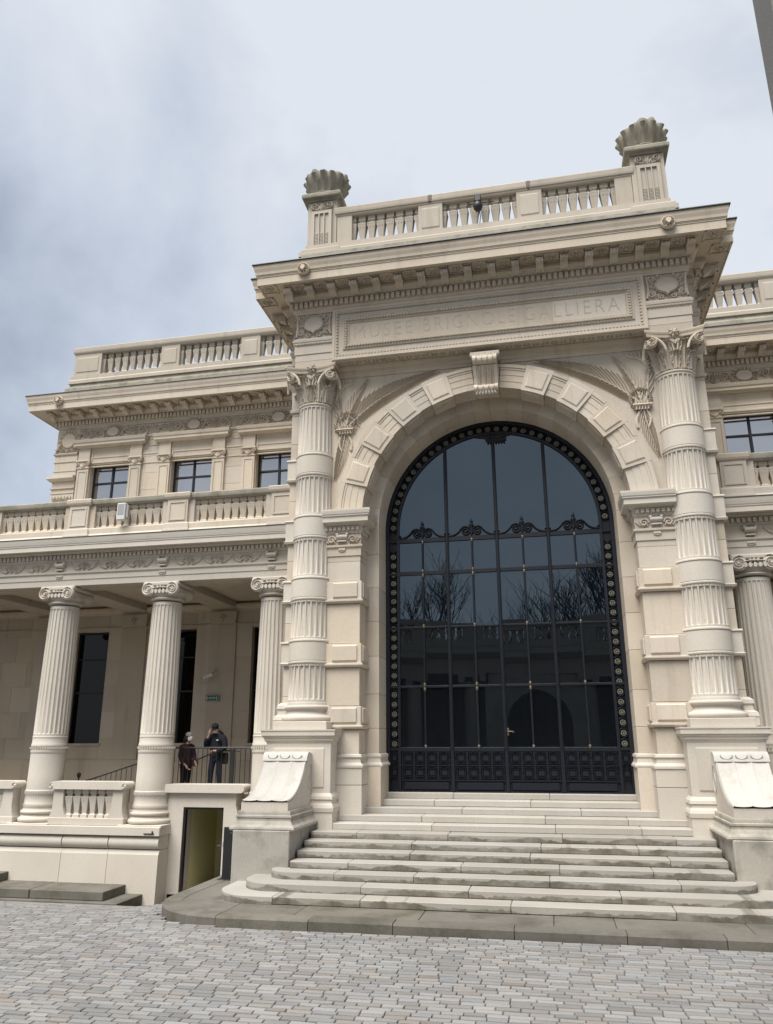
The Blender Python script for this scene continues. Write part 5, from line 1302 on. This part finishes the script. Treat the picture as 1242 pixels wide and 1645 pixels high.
# paving slabs of the platform
part('slab', MB().prism([(0, 0)] * 3, 0, 0) if False else MB().add([(x, y, .138) for x, y in ii[:17]] + [(-4.555, -.2, .138), (-5.76, -.2, .138)], [list(range(19))]).add([(x, y, -.5) for x, y in ii[:17]] + [(-4.555, -.2, -.5), (-6.10, -.2, -.5)], []), 'kerb_stone', PF, loc=(0, 4.0, 0))
part('kerb_stone', MB().box(-6.10, -5.765, -3.345, -1.8, -1.0, .145, .02), 'kerb_stone', PF, loc=(0, 4.0, 0)); part('kerb_stone', MB().box(-6.10, -5.765, -1.79, -.2, -1.0, .145, .02), 'kerb_stone', PF, loc=(0, 4.0, 0))
xk = [-4.55, -3.3, -1.2, .95, 1.9, 3.9, 5.6, 8.2]
for a, b_ in zip(xk, xk[1:]):
    part('slab', MB().box(a + .004, b_ - .004, -4.525, -3.2, -.2, .140 + random.uniform(-.003, .003), .008), 'kerb_stone', PF, loc=(0, 4.0, 0))
part('slab', MB().box(5.0, 8.2, -3.195, -.4, -.2, .140, .008), 'kerb_stone', PF, loc=(0, 4.0, 0))

# ================================================================== ground: it falls away towards the basement door
def gz(x, y):
    """height of the court: level before the stairs, sloping down to the terrace wall on one side"""
    mk = min(1, max(0, (-x - 4.9) / 3.0)); mk = mk * mk * (3 - 2 * mk)
    t = min(1, max(0, (y + 5.6) / 6.2)); t = t * t * (1.6 - .6 * t) if t < .5 else t * t * (1.6 - .6 * t)
    return -.88 * mk * t
GR = None
xs_ = [-400, -120, -60, -40, -30, -25] + [-20 + .5 * i for i in range(61)] + [12, 14, 18, 25, 40, 60, 120, 400]; ys_ = [-400, -150, -80, -50, -40, -30, -24, -20, -16, -13] + [-11 + .5 * i for i in range(28)] + [4, 8, 20, 60, 150, 400]
m = MB(); v = []; f = []
for y in ys_:
    for x in xs_: v.append((x, y, gz(max(x, -20), min(y, 1.0)) - .035))
nx = len(xs_)
for j in range(len(ys_) - 1):
    for i in range(nx - 1): f.append([j * nx + i, j * nx + i + 1, (j + 1) * nx + i + 1, (j + 1) * nx + i])
m.add(v, f, True); GR = part('ground', m, 'joint_sand'); GR['kind'] = 'structure'
# cobbles: the 300 that show largest are stones of their own, the rest one mass
def cobble(seed):
    def fn():
        r = random.Random(seed); m = MB(); n = 4
        c = [(-.5 + r.uniform(0, .010), -.5 + r.uniform(0, .07)), (.5 - r.uniform(0, .010), -.5 + r.uniform(0, .07)), (.5 - r.uniform(0, .010), .5 - r.uniform(0, .07)), (-.5 + r.uniform(0, .010), .5 - r.uniform(0, .07))]
        v = []
        for k, z in ((1.0, -.05), (1.0, -.010), (.93, .002), (.6, .005)):
            for x, y in c: v.append((x * (k if k == 1 else 1 - (1 - k) * .5), y * k, z))
        f = [[l_ * 4 + i, l_ * 4 + (i + 1) % 4, (l_ + 1) * 4 + (i + 1) % 4, (l_ + 1) * 4 + i] for l_ in range(3) for i in range(4)] + [[12, 13, 14, 15]]
        return m.add(v, f, False)
    return fn
cob = [shared('cobble%d' % i, cobble(i)) for i in range(8)]
Minv = M.inverted()
cells = []; y = -10.4; row = 0
def blocked(x, y):
    if y > -4.93 and x > -4.55: return True
    if -6.2 < x <= -4.5 and y > -3.3: return True
    if x <= -4.5 and y <= -3.3 and ((x + 4.55) / 1.60) ** 2 + ((y + 3.35) / 1.57) ** 2 < 1: return True
    if y > .85 and x < -8.55: return True
    if x < -8.7 and y > -.42: return True
    if y > 1.4: return True
    return False
while y < 1.5:
    d = random.uniform(.112, .132)
    x = -17.0 + random.uniform(0, .4)
    while x < 9.0:
        w = random.uniform(.23, .32)
        yy = y + .05 * math.sin(x * .35 + .8)
        if not blocked(x + w / 2, yy + d / 2): cells.append((x + w / 2, yy + d / 2, w - .008, d - .016))
        x += w
    y += d; row += 1
def px_size(c):
    p = Minv @ Vector((c[0], c[1], gz(c[0], c[1]))); 
    if p.z > -1: return 0
    u, v_ = W_PX / 2 + F_PX * p.x / -p.z, H_PX / 2 - F_PX * p.y / -p.z
    if not (-20 < u < W_PX + 20 and 0 < v_ < H_PX + 10): return 0
    return c[2] * c[3] / p.z ** 2
cells.sort(key=px_size, reverse=True)
def slope(x, y):
    return Vector((-(gz(x + .1, y) - gz(x - .1, y)) / .2, -(gz(x, y + .1) - gz(x, y - .1)) / .2, 1)).normalized()
rest = MB(); tints = []
for i, (x, y, w, d) in enumerate(cells):
    me = cob[random.randrange(8)]; nrm_ = slope(x, y); z = gz(x, y) + random.uniform(-.005, .004)
    rot = nrm_.to_track_quat('Z', 'Y').to_euler(); rx_, ry_ = random.uniform(-.025, .025), random.uniform(-.012, .012)
    q = nrm_.rotation_difference(Vector((0, 0, 1))).inverted()
    mt = Matrix.Translation((x, y, z)) @ q.to_matrix().to_4x4() @ Euler((rx_, ry_, random.uniform(-.03, .03) + (PI if random.random() < .5 else 0))).to_matrix().to_4x4() @ Matrix.Diagonal((w, d, 1, 1))
    if i < 300 and px_size((x, y, w, d)) > 0:
        o = link('cobblestone', me, 'paving', GR); o.matrix_local = mt
    else:
        t = random.random(); base = len(rest.v)
        rest.v += [tuple(mt @ v_.co) for v_ in me.vertices]
        for p in me.polygons: rest.f.append([k + base for k in p.vertices]); rest.sm.append(False)
        tints += [t] * len(me.vertices)
me = rest.mesh('cobblestones'); at = me.attributes.new('tint', 'FLOAT', 'POINT'); at.data.foreach_set('value', tints)
o = link('cobblestone_field', me, 'paving', GR); o['kind'] = 'stuff'

# ---- low steps against the terrace wall
LS = tag(empty('wall_steps', loc=(-10.5, .3, -.8)), 'short mossy stone steps running along the foot of the terrace wall', 'steps')
lo = (10.5, -.3, .8)
part('lower_step', MB().box(-13.6, -8.95, -.28, .93, -1.1, -.66, .012), 'kerb_stone', LS, loc=lo)
part('landing', MB().box(-11.35, -9.42, -.10, .93, -.655, -.46, .012), 'kerb_stone', LS, loc=lo); part('landing', MB().box(-13.9, -11.36, -.12, .93, -.655, -.455, .012), 'kerb_stone', LS, loc=lo)
part('upper_step', MB().box(-16.5, -12.72, .10, .93, -.45, -.25, .012), 'kerb_stone', LS, loc=lo)

# ================================================================== landing inside the porch with its iron railings
LD = bgroup('porch_landing')
bpart('landing_slab', MB().box(-9.15, -5.4, 2.0, 5.5, 1.47, 1.60, .01), 'limestone_grey', LD)
for a_, b_ in ((-9.14, -8.72), (-6.80, -5.4)): bpart('landing_wall', MB().box(a_, b_, 2.02, 5.4, -1.0, 1.468), 'limestone_grey', LD)
for i in range(5): bpart('landing_step', MB().box(-9.15 - .32 * (i + 1), -9.16 - .32 * i, 2.0, 4.2, .85, 1.60 - .145 * (i + 1), .01), 'limestone_grey', LD)
RL = tag(empty('iron_railing', loc=(-8, 1.95, .88)), 'thin black iron railing of the porch landing behind the service door pier', 'railing')
lo = (8, -1.95, -.88)
part('top_bar', MB().tube([(-9.10, 2.02, 2.70), (-9.0, 2.02, 2.745), (-6.2, 2.02, 2.755)], .022, 6), 'black_paint', RL, loc=lo)
part('bottom_bar', MB().tube([(-9.10, 2.02, 1.72), (-6.2, 2.02, 1.72)], .015, 6), 'black_paint', RL, loc=lo)
x = -9.05
while x < -6.2: part('bar', MB().tube([(x, 2.02, 1.60), (x, 2.02, 2.745)], .0095, 5), 'black_paint', RL, loc=lo); x += .135
part('post', MB().box(-9.13, -9.09, 2.0, 2.04, 1.0, 2.72), 'black_paint', RL, loc=lo)
part('gate_post', MB().box(-7.32, -7.20, 2.0, 2.05, 1.6, 2.72, .005), 'black_paint', RL, loc=lo)
part('stair_bar', MB().tube([(-9.10, 2.03, 2.66), (-9.4, 2.03, 2.52), (-11.35, 2.03, 1.93), (-11.5, 2.03, 1.90)], .022, 6), 'black_paint', RL, loc=lo)
for i in range(15):
    x = -9.25 - .15 * i; zt = 2.56 - (abs(x) - 9.3) * .305; part('bar', MB().tube([(x, 2.03, max(.88, zt - .95)), (x, 2.03, zt)], .009, 5), 'black_paint', RL, loc=lo)
part('inner_rail', MB().tube([(-9.1, 2.75, 2.22), (-8.0, 2.75, 2.66), (-7.35, 2.75, 2.66)], .02, 6), 'black_paint', RL, loc=lo)
part('newel', MB().lathe(-11.72, 2.03, [(.02, .88), (.02, 1.95), (.045, 1.99), (.06, 2.04), (.045, 2.09), (.0, 2.11)], 10), 'black_paint', RL, loc=lo)

# ================================================================== small fittings
def fitting(name, label, cat, loc, rot=None):
    o = empty(name, None, loc, rot); return tag(o, label, cat)
c = fitting('security_camera', 'white bullet security camera on the porch wall above the green exit sign', 'camera', (-9.45, WY - .06, 5.0))
part('mount', MB().lathe(0, 0, [(.06, .05), (.07, .08), (.06, .12)], 12), 'white_plastic', c); part('arm', MB().tube([(0, 0, .07), (-.02, -.15, .02), (-.04, -.2, -.05)], .025, 8), 'white_plastic', c)
hb = part('housing', MB().tube([(.12, 0, .05), (-.22, -.0, -.06)], .065, 12), 'white_plastic', c, loc=(-.05, -.24, -.08)); part('lens', MB().tube([(-.2, 0, -.055), (-.24, 0, -.068)], .05, 12), 'black_paint', c, loc=(-.05, -.24, -.08))
c = fitting('exit_sign', 'small green illuminated exit sign on the porch wall below the security camera', 'sign', (-9.44, WY - .06, 4.23))
part('sign_box', MB().box(-.24, .24, -.06, .05, -.10, .10, .01), 'grey_plastic', c); part('sign_face', MB().box(-.21, .21, -.066, -.061, -.075, .075), 'green_sign', c)
m = MB(); m.box(-.19, -.165, -.071, -.067, -.05, .05); m.box(.15, .165, -.071, -.067, -.05, .05)
part('pictogram', m, 'sign_white', c); part('sign_text', MB(), None, c) if False else None
me = text_mesh('SORTIE', .075, 'sign_text', 1.0, .001); link('sign_text', me, 'sign_white', c, (0, -.07, 0), (PI / 2, 0, 0))
c = fitting('floodlight', 'small white box floodlight fixed to the terrace balustrade below the upper windows', 'light', (-10.83, 1.50, 9.36))
part('body', MB().box(-.15, .12, -.12, .05, -.26, .26, .02), 'white_plastic', c); part('glass', MB().box(-.11, .08, -.125, -.12, -.10, .22), 'grey_plastic', c); part('bracket', MB().box(-.03, .03, .05, .12, -.2, .1), 'grey_plastic', c); part('side_box', MB().box(.13, .2, -.08, .02, -.2, .18, .01), 'grey_plastic', c)
c = fitting('roof_camera', 'black dome camera on a bar hung before the portal roof balustrade', 'camera', (-.02, -.12, 16.95))
part('crossbar', MB().tube([(-.30, .05, .14), (.42, .05, .14)], .018, 6), 'black_paint', c); part('bracket', MB().box(-.09, .09, -.12, .08, .10, .30, .02), 'black_paint', c)
part('neck', MB().lathe(0, -.05, [(.05, .06), (.08, .10), (.06, .14)], 12), 'black_paint', c); part('dome', MB().lathe(0, -.05, [(.0, -.19), (.07, -.17), (.12, -.09), (.13, -.02), (.11, .05), (.06, .08)], 14), 'black_paint', c)
part('cable', MB().tube([(.03, .0, -.1), (.05, .05, -.3), (.02, .1, -.5)], .012, 5), 'black_paint', c)
c = fitting('metal_post', 'flat black metal post standing on the platform beside the buttress', 'post', (-5.79, -1.5, .14))
part('panel', MB().box(-.10, .10, -.02, .02, 0, 1.02, .004), 'black_paint', c); part('foot', MB().box(-.16, .16, -.12, .12, 0, .012), 'black_paint', c)
part('latch', MB().box(-.115, -.095, -.03, .03, .62, .72), 'grey_plastic', c); part('keyhole', MB().tube([(.07, -.03, .9), (.07, -.03, .91)], .012, 6), 'grey_plastic', c)

# ================================================================== the pylon that cuts the corner of the view
c = tag(empty('stone_pylon', loc=(4.93, -9.7, 0)), 'tall plain dark grey stone pylon rising past the roofs at the picture corner', 'pylon')
part('shaft', MB().box(-.62, .62, -.3, .3, .35, 15.5, .02), 'pylon_stone', c); part('plinth', MB().box(-.78, .78, -.46, .46, 0, .36, .03), 'pylon_stone', c)
part('cap', MB().sweep([(-.62, .3), (-.62, -.3), (.62, -.3), (.62, .3)], [(-.5, 15.4), (.02, 15.4), (.10, 15.5), (.10, 15.65), (-.5, 15.75)], True), 'pylon_stone', c)

# ================================================================== far side of the court, seen in the door glass
CC = tag(empty('court_colonnade', loc=(0, -24, 0)), 'curved colonnade with balustrade across the court, mirrored in the door glass', 'colonnade')
lo = (0, 24, 0); RC0, CYC = 18.0, -6.0
def polar(r, deg): a = math.radians(deg); return (r * math.sin(a), CYC - r * math.cos(a))
path = [polar(RC0, d) for d in range(58, -59, -4)]      # walked so that the outside of the moulding faces the court
def cpart(n, prof, mat='far_stone'): part(n, MB().sweep(path, prof), mat, CC, loc=lo)
cpart('base_wall', [(-3.5, -.3), (.6, -.3), (.6, .9), (-3.5, .9)])
cpart('entablature', [(-.4, 6.4), (.4, 6.4), (.4, 7.2), (.46, 7.2), (.9, 7.5), (.9, 7.8), (-.4, 7.9)])
cpart('balustrade_base', [(-.3, 7.88), (.3, 7.88), (.3, 8.3), (-.3, 8.3)])
cpart('top_rail', [(-.25, 9.1), (.25, 9.1), (.28, 9.4), (-.25, 9.4)])
part('rear_wall', MB().sweep([polar(RC0 + 3.5, d) for d in range(58, -59, -4)], [(-.3, .5), (.0, .5), (.0, 7.5), (-.3, 7.5)]), 'far_stone', CC, loc=lo)
part('porch_roof', MB().sweep(path, [(-3.6, 7.0), (-.2, 7.0), (-.2, 7.3), (-3.6, 7.3)]), 'far_stone', CC, loc=lo)
def far_col(): return MB().lathe(0, 0, [(.55, .9), (.55, 1.1), (.47, 1.2), (.44, 3), (.38, 5.85), (.42, 5.9), (.45, 6.0)], 20)
def far_cap():
    m = MB()
    for q in (-1, 1): m.prism([(q * .42 + .2 * math.cos(t), 6.12 + .2 * math.sin(t)) for t in [2 * PI * i / 14 for i in range(14)]], -.5, .5, True)
    return m.box(-.6, .6, -.5, .5, 6.25, 6.42)
for i in range(-5, 6):
    d = i * 10.2
    if abs(i) < 1: continue
    x, y = polar(RC0, d); link('column', shared('far_column', far_col), 'far_stone', CC, (x, y + 24, 0)); link('capital', shared('far_capital', far_cap), 'far_stone', CC, (x, y + 24, 0), (0, 0, math.radians(d)))
for i in range(-40, 41):
    if i % 8 in (0, 1): continue
    x, y = polar(RC0, i * 1.28); put('baluster', 'far_baluster', baluster(.8, .28), 'far_stone', CC, (x, y + 24, 8.3), (0, 0, math.radians(i * 1.28)))
for i in range(-5, 6):
    x, y = polar(RC0 - .02, (i * 8 + .5) * 1.28); link('pedestal', shared('far_pedestal', lambda: MB().box(-.4, .4, -.3, .3, 8.3, 9.1)), 'far_stone', CC, (x, y + 24, 0), (0, 0, math.radians(i * 10.24)))
m = MB()
for i in range(12): m.arc(3.9, 1.75, 2.3, -24.4, -23.5, PI * i / 12, PI * (i + 1) / 12, 2, .3)
part('gate_arch', m, 'far_stone', CC, loc=lo)
for q in (-1, 1): part('gate_pier', MB().box(.3 + q * 1.75, .3 + q * 2.7, -24.4, -23.5, .5, 3.9), 'far_stone', CC, loc=lo); part('gate_spandrel', MB().prism([(.3 + q * 2.3 * math.cos(t), 3.9 + 2.3 * math.sin(t)) for t in [PI / 2 * i / 8 for i in range(9)]] + [(.3, 6.4), (.3 + q * 2.7, 6.4), (.3 + q * 2.7, 3.9)], -24.35, -23.6), 'far_stone', CC, loc=lo)

def bare_tree(seed, h):
    r = random.Random(seed); tr, cr = MB(), MB()
    def grow(p, d, ln, rad, lev):
        n = 4; pts = [p]; dd = d.copy()
        for i in range(n):
            dd = (dd + Vector((r.uniform(-.2, .2), r.uniform(-.2, .2), r.uniform(-.05, .18)))).normalized(); pts.append(pts[-1] + dd * ln / n)
        (tr if lev == 0 else cr).tube(pts, [rad * (1 - .45 * i / n) for i in range(n + 1)], 6 if lev < 2 else 3)
        if lev < 5:
            for k in range((5, 5, 5, 4, 2)[lev]):
                t = r.uniform(.45, 1.0); q = pts[min(n, int(t * n + .5))]; a = r.uniform(0, 2 * PI); sp = r.uniform(.45, .95)
                nd = (dd + Vector((math.cos(a) * sp, math.sin(a) * sp, r.uniform(.0, .4)))).normalized(); grow(q, nd, ln * r.uniform(.55, .75), rad * .58, lev + 1)
    grow(Vector((0, 0, -.2)), Vector((0, 0, 1)), h * .42, h * .013, 0)
    return tr, cr
tl = ['tallest bare tree beyond the colonnade, mirrored at the edge of the door glass', 'bare branching tree mirrored in the middle of the door glass', 'small bare tree mirrored near the first mullion of the door', 'bare tree mirrored beside the first glazing rod', 'bare tree mirrored behind the third mullion of the door', 'thin bare tree mirrored furthest towards the people']
for i, (x, y, h_) in enumerate(((9.0, -33, 18.5), (4.6, -33, 17.5), (-1.8, -35, 14.6), (-5.2, -34, 15.0), (7.0, -36, 19.0), (-8.6, -35, 14.5))):
    tr, cr = bare_tree(20 + i, h_)
    t = tag(empty('bare_tree', loc=(x, y, 0)), tl[i], 'tree', 'bare trees beyond the court')
    part('trunk', tr, 'bark', t); part('crown', cr, 'bark', t)

# ================================================================== two visitors on the landing
def skin_body(name, verts, edges, mat, parent, sub=2, root=0):
    """verts: (x, y, z, radius); one continuous surface grown round the joints"""
    bm = bmesh.new(); lay = bm.verts.layers.skin.verify(); vs_ = []
    for i, (x, y, z, r) in enumerate(verts):
        v_ = bm.verts.new((x, y, z)); v_[lay].radius = (r, r) if not isinstance(r, tuple) else r; v_[lay].use_root = (i == root); vs_.append(v_)
    for a, b_ in edges: bm.edges.new((vs_[a], vs_[b_]))
    me = bpy.data.meshes.new(name); bm.to_mesh(me); bm.free()
    ob = bpy.data.objects.new(name, me); COL.objects.link(ob)
    sk = ob.modifiers.new('skin', 'SKIN'); sk.use_smooth_shade = True; sb = ob.modifiers.new('sub', 'SUBSURF'); sb.levels = sb.render_levels = sub
    dg = bpy.context.evaluated_depsgraph_get(); dg.update(); out = bpy.data.meshes.new_from_object(ob.evaluated_get(dg)); bpy.data.objects.remove(ob); bpy.data.meshes.remove(me)
    out.name = name; out.materials.clear(); out.polygons.foreach_set('use_smooth', [True] * len(out.polygons))
    return link(name, out, mat, parent)
def hand_branch(V, E, wrist, d, up, side):
    """palm and five fingers, slightly curled, added to the joint list"""
    d, up, side = Vector(d).normalized(), Vector(up).normalized(), Vector(side).normalized(); w = Vector(V[wrist][:3])
    V.append((*(w + d * .05), .028)); p = len(V) - 1; E.append((wrist, p))
    for k, (o_, ln) in enumerate(((-.03, .065), (-.01, .08), (.01, .075), (.03, .06))):
        a = w + d * .09 + side * o_; V.append((*a, .0095)); i0 = len(V) - 1; E.append((p, i0))
        b_ = a + d * ln * .5 - up * .012; V.append((*b_, .0085)); E.append((i0, i0 + 1)); c_ = b_ + d * ln * .35 - up * .03; V.append((*c_, .007)); E.append((i0 + 1, i0 + 2))
    a = w + d * .045 - side * .045; V.append((*a, .011)); i0 = len(V) - 1; E.append((p, i0)); b_ = a + d * .045 - side * .012 - up * .012; V.append((*b_, .009)); E.append((i0, i0 + 1))
def head_parts(root, hx, hy, hz, yawh, pitchh, hair, cap=False, long_hair=False):
    H = empty('head', root, (hx, hy, hz), (pitchh, 0, yawh))
    m = MB(); n, k = 18, 14; v = []; f = []
    for i in range(k + 1):
        ph = PI * i / k
        for j in range(n):
            th = 2 * PI * j / n; x, y, z = .078 * math.sin(ph) * math.cos(th), .098 * math.sin(ph) * math.sin(th), .118 * math.cos(ph)
            fr = max(0, -math.sin(th)) * math.sin(ph)
            if z < 0: x *= 1 - .28 * (-z / .118); y *= 1 - .06 * (-z / .118)
            y -= .026 * fr ** 8 * math.exp(-((z + .015) / .022) ** 2)                                   # nose
            y += .012 * (math.exp(-((abs(x) - .032) / .014) ** 2) * math.exp(-((z - .012) / .014) ** 2)) * (fr > .3)   # eye sockets
            y -= .006 * fr ** 6 * math.exp(-((z + .062) / .010) ** 2)                                   # lips
            v.append((x, y, z))
    for i in range(k):
        for j in range(n): f.append([i * n + j, i * n + (j + 1) % n, (i + 1) * n + (j + 1) % n, (i + 1) * n + j])
    m.add(v, f, True); part('face', m, 'skin', H)
    m = MB()
    for q in (-1, 1): m.prismx([(.012 + .016 * math.cos(t), .0 + .03 * math.sin(t)) for t in [2 * PI * i / 10 for i in range(10)]], q * .074, q * .086, True)
    part('ears', m, 'skin', H)
    m = MB()
    for q in (-1, 1): m.lathe(q * .031, -.082, [(.0, .004), (.008, .008), (.010, .014), (.008, .02), (.0, .024)], 8)
    part('eyes', m, 'black_cloth', H)
    m = MB(); v = []; f = []                                        # paper mask over nose and mouth
    for i in range(7):
        z = .0 - .098 * i / 6
        for j in range(9):
            a = -1.25 + 2.5 * j / 8; bulge = .014 * math.cos(a) * (1 - ((z + .045) / .07) ** 2) + .012
            v.append(((.080 * (1 + .28 * z / .118)) * math.sin(a), -(.098 + bulge) * math.cos(a) * (1 - .22 * max(0, -z - .05) / .05), z))
    for i in range(6):
        for j in range(8): f.append([i * 9 + j, i * 9 + j + 1, (i + 1) * 9 + j + 1, (i + 1) * 9 + j])
    m.add(v, f, True); part('face_mask', m, 'mask_paper', H)
    m = MB(); v = []; f = []
    for i in range(9):
        ph = PI * .62 * i / 8
        for j in range(n):
            th = 2 * PI * j / n; cut = .30 if math.sin(th) < -.3 else 1.0; p_ = ph * (.62 if math.sin(th) < -.35 else 1.0)
            v.append((.088 * math.sin(p_) * math.cos(th), .108 * math.sin(p_) * math.sin(th) + .006, .128 * math.cos(p_)))
    for i in range(8):
        for j in range(n): f.append([i * n + j, i * n + (j + 1) % n, (i + 1) * n + (j + 1) % n, (i + 1) * n + j])
    m.add(v, f, True); part('hair', m, hair, H)
    if cap:
        m = MB(); m.lathe(0, .004, [(.095, .03), (.098, .06), (.09, .10), (.06, .128), (.0, .138)], 18)
        m.v = [(x, y * 1.12, z) for x, y, z in m.v]; m.prism([(-.075, .03), (.075, .03), (.07, .042), (-.07, .042)], -.19, -.07)
        part('cap', m, 'black_cloth', H)
    if long_hair:
        m = MB(); m.tube([(0, .06, .06), (0, .10, -.05), (.0, .11, -.18), (.0, .09, -.34), (.0, .08, -.46)], [.07, .095, .10, .09, .045], 10); m.v = [(x * 1.15, y, z) for x, y, z in m.v]
        part('long_hair', m, 'dark_hair', H)
ZL = 1.60
# man: dark cap, navy parka, jeans; one hand at his face, the other before his waist, looking down
man = tag(empty('person', loc=(-7.95, 2.55, ZL), rot=(0, 0, math.radians(-8))), 'person in black cap, dark padded jacket and jeans, hand raised to masked face', 'person', 'visitors on the porch landing')
V = [(0, 0, .95, (.15, .11)), (0, .0, 1.12, (.15, .11)), (0, -.0, 1.30, (.17, .12)), (0, 0, 1.44, (.13, .10)), (0, -.03, 1.53, .06), (0, -.05, 1.60, .06)]
E = [(0, 1), (1, 2), (2, 3), (3, 4), (4, 5)]
V += [(-.20, 0, 1.40, .07), (-.27, -.06, 1.16, .052), (-.19, -.22, 1.34, .042), (-.12, -.21, 1.50, .030)]; E += [(3, 6), (6, 7), (7, 8), (8, 9)]
V += [(.20, 0, 1.40, .07), (.28, -.04, 1.14, .052), (.14, -.22, 1.06, .042), (.06, -.25, 1.07, .030)]; E += [(3, 10), (10, 11), (11, 12), (12, 13)]
V += [(-.10, 0, .88, .085), (-.13, -.03, .50, .062), (-.15, .0, .10, .042), (-.16, -.16, .04, .035)]; E += [(0, 14), (14, 15), (15, 16), (16, 17)]
V += [(.10, 0, .88, .085), (.13, -.02, .50, .062), (.14, .02, .10, .042), (.15, -.14, .04, .035)]; E += [(0, 18), (18, 19), (19, 20), (20, 21)]
hand_branch(V, E, 9, (.25, -.1, 1), (0, -1, 0), (1, 0, 0)); hand_branch(V, E, 13, (-1, -.1, -.35), (0, -1, 0), (0, -.3, 1))
skin_body('body', V, E, 'skin', man, 1)
V = [(0, 0, .78, (.20, .15)), (0, .0, .95, (.205, .155)), (0, 0, 1.12, (.205, .16)), (0, 0, 1.30, (.215, .16)), (0, .0, 1.44, (.16, .13)), (0, .02, 1.52, (.10, .09))]; E = [(0, 1), (1, 2), (2, 3), (3, 4), (4, 5)]
V += [(-.21, 0, 1.41, .105), (-.29, -.06, 1.15, .085), (-.20, -.22, 1.33, .068), (-.16, -.215, 1.42, .06)]; E += [(4, 6), (6, 7), (7, 8), (8, 9)]
V += [(.21, 0, 1.41, .105), (.30, -.04, 1.13, .085), (.17, -.20, 1.06, .068), (.12, -.225, 1.065, .06)]; E += [(4, 10), (10, 11), (11, 12), (12, 13)]
skin_body('padded_jacket', V, E, 'navy_cloth', man, 2)
V = [(0, 0, .95, (.15, .12)), (-.10, 0, .84, .10), (-.13, -.03, .50, .082), (-.15, .0, .09, .065), (.10, 0, .84, .10), (.13, -.02, .50, .082), (.14, .02, .09, .065)]
skin_body('jeans', V, [(0, 1), (1, 2), (2, 3), (0, 4), (4, 5), (5, 6)], 'denim', man, 2)
for q in (-1, 1): part('shoe', MB().box(q * .15 - .05, q * .15 + .05, -.22, .08, 0, .09, .03), 'black_cloth', man)
part('hood', MB().tube([(-.12, .06, 1.50), (0, .13, 1.54), (.12, .06, 1.50)], [.05, .075, .05], 8), 'black_cloth', man)
part('chest_badge', MB().box(.09, .15, -.185, -.17, 1.335, 1.355), 'sign_white', man)
head_parts(man, -.02, -.09, 1.655, .25, math.radians(28), 'dark_hair', cap=True)
part('satchel', MB().box(.14, .34, -.02, .10, .72, 1.02, .03), 'black_cloth', man)
# woman: maroon jacket, long dark hair, mask, dark trousers, turned to the man
wo_ = tag(empty('person', loc=(-8.72, 2.35, ZL - .145), rot=(0, 0, math.radians(62))), 'person with long dark hair, white mask and maroon jacket facing the capped person', 'person', 'visitors on the porch landing')
V = [(0, 0, .90, (.13, .10)), (0, .0, 1.06, (.12, .10)), (0, -.0, 1.22, (.14, .11)), (0, 0, 1.35, (.11, .09)), (0, -.02, 1.43, .05), (0, -.03, 1.49, .05)]
E = [(0, 1), (1, 2), (2, 3), (3, 4), (4, 5)]
V += [(-.16, 0, 1.31, .058), (-.22, -.02, 1.06, .044), (-.18, -.16, .86, .036), (-.15, -.22, .82, .026)]; E += [(3, 6), (6, 7), (7, 8), (8, 9)]
V += [(.16, 0, 1.31, .058), (.22, -.02, 1.06, .044), (.16, -.18, .90, .036), (.13, -.24, .88, .026)]; E += [(3, 10), (10, 11), (11, 12), (12, 13)]
V += [(-.09, 0, .82, .08), (-.11, -.04, .46, .056), (-.11, .04, .09, .038), (-.11, -.10, .035, .03)]; E += [(0, 14), (14, 15), (15, 16), (16, 17)]
V += [(.09, 0, .82, .08), (.10, .02, .46, .056), (.10, .10, .09, .038), (.10, -.02, .035, .03)]; E += [(0, 18), (18, 19), (19, 20), (20, 21)]
hand_branch(V, E, 9, (.1, -.6, -.6), (0, 1, -.5), (1, 0, 0)); hand_branch(V, E, 13, (-.1, -.7, -.5), (0, 1, -.5), (1, 0, 0))
skin_body('body', V, E, 'skin', wo_, 1)
V = [(0, 0, .74, (.18, .14)), (0, .0, .90, (.175, .14)), (0, 0, 1.06, (.16, .13)), (0, 0, 1.22, (.175, .14)), (0, .0, 1.34, (.13, .11)), (0, .01, 1.42, (.075, .07))]; E = [(0, 1), (1, 2), (2, 3), (3, 4), (4, 5)]
V += [(-.17, 0, 1.31, .082), (-.235, -.02, 1.06, .066), (-.19, -.15, .88, .054)]; E += [(4, 6), (6, 7), (7, 8)]
V += [(.17, 0, 1.31, .082), (.235, -.02, 1.06, .066), (.17, -.16, .92, .054)]; E += [(4, 9), (9, 10), (10, 11)]
skin_body('jacket', V, E, 'maroon_cloth', wo_, 2)
V = [(0, 0, .90, (.13, .11)), (-.09, 0, .78, .09), (-.11, -.04, .46, .07), (-.11, .04, .09, .055), (.09, 0, .78, .09), (.10, .02, .46, .07), (.10, .10, .09, .055)]
skin_body('trousers', V, [(0, 1), (1, 2), (2, 3), (0, 4), (4, 5), (5, 6)], 'black_cloth', wo_, 2)
for q, oy in ((-1, 0), (1, .06)): part('shoe', MB().box(q * .105 - .042, q * .105 + .042, -.15 + oy, .08 + oy, 0, .08, .03), 'black_cloth', wo_)
head_parts(wo_, 0, -.05, 1.56, 0, math.radians(-14), 'dark_hair', long_hair=True)
part('shoulder_bag', MB().box(.20, .30, -.16, .06, .80, 1.0, .025), 'bag_cloth', wo_); part('grey_beanie', MB().lathe(0, 0, [(.10, 1.62), (.102, 1.66), (.085, 1.70), (.04, 1.725), (0, 1.73)], 16), 'grey_hair', wo_, loc=(0, -.05, -.02))
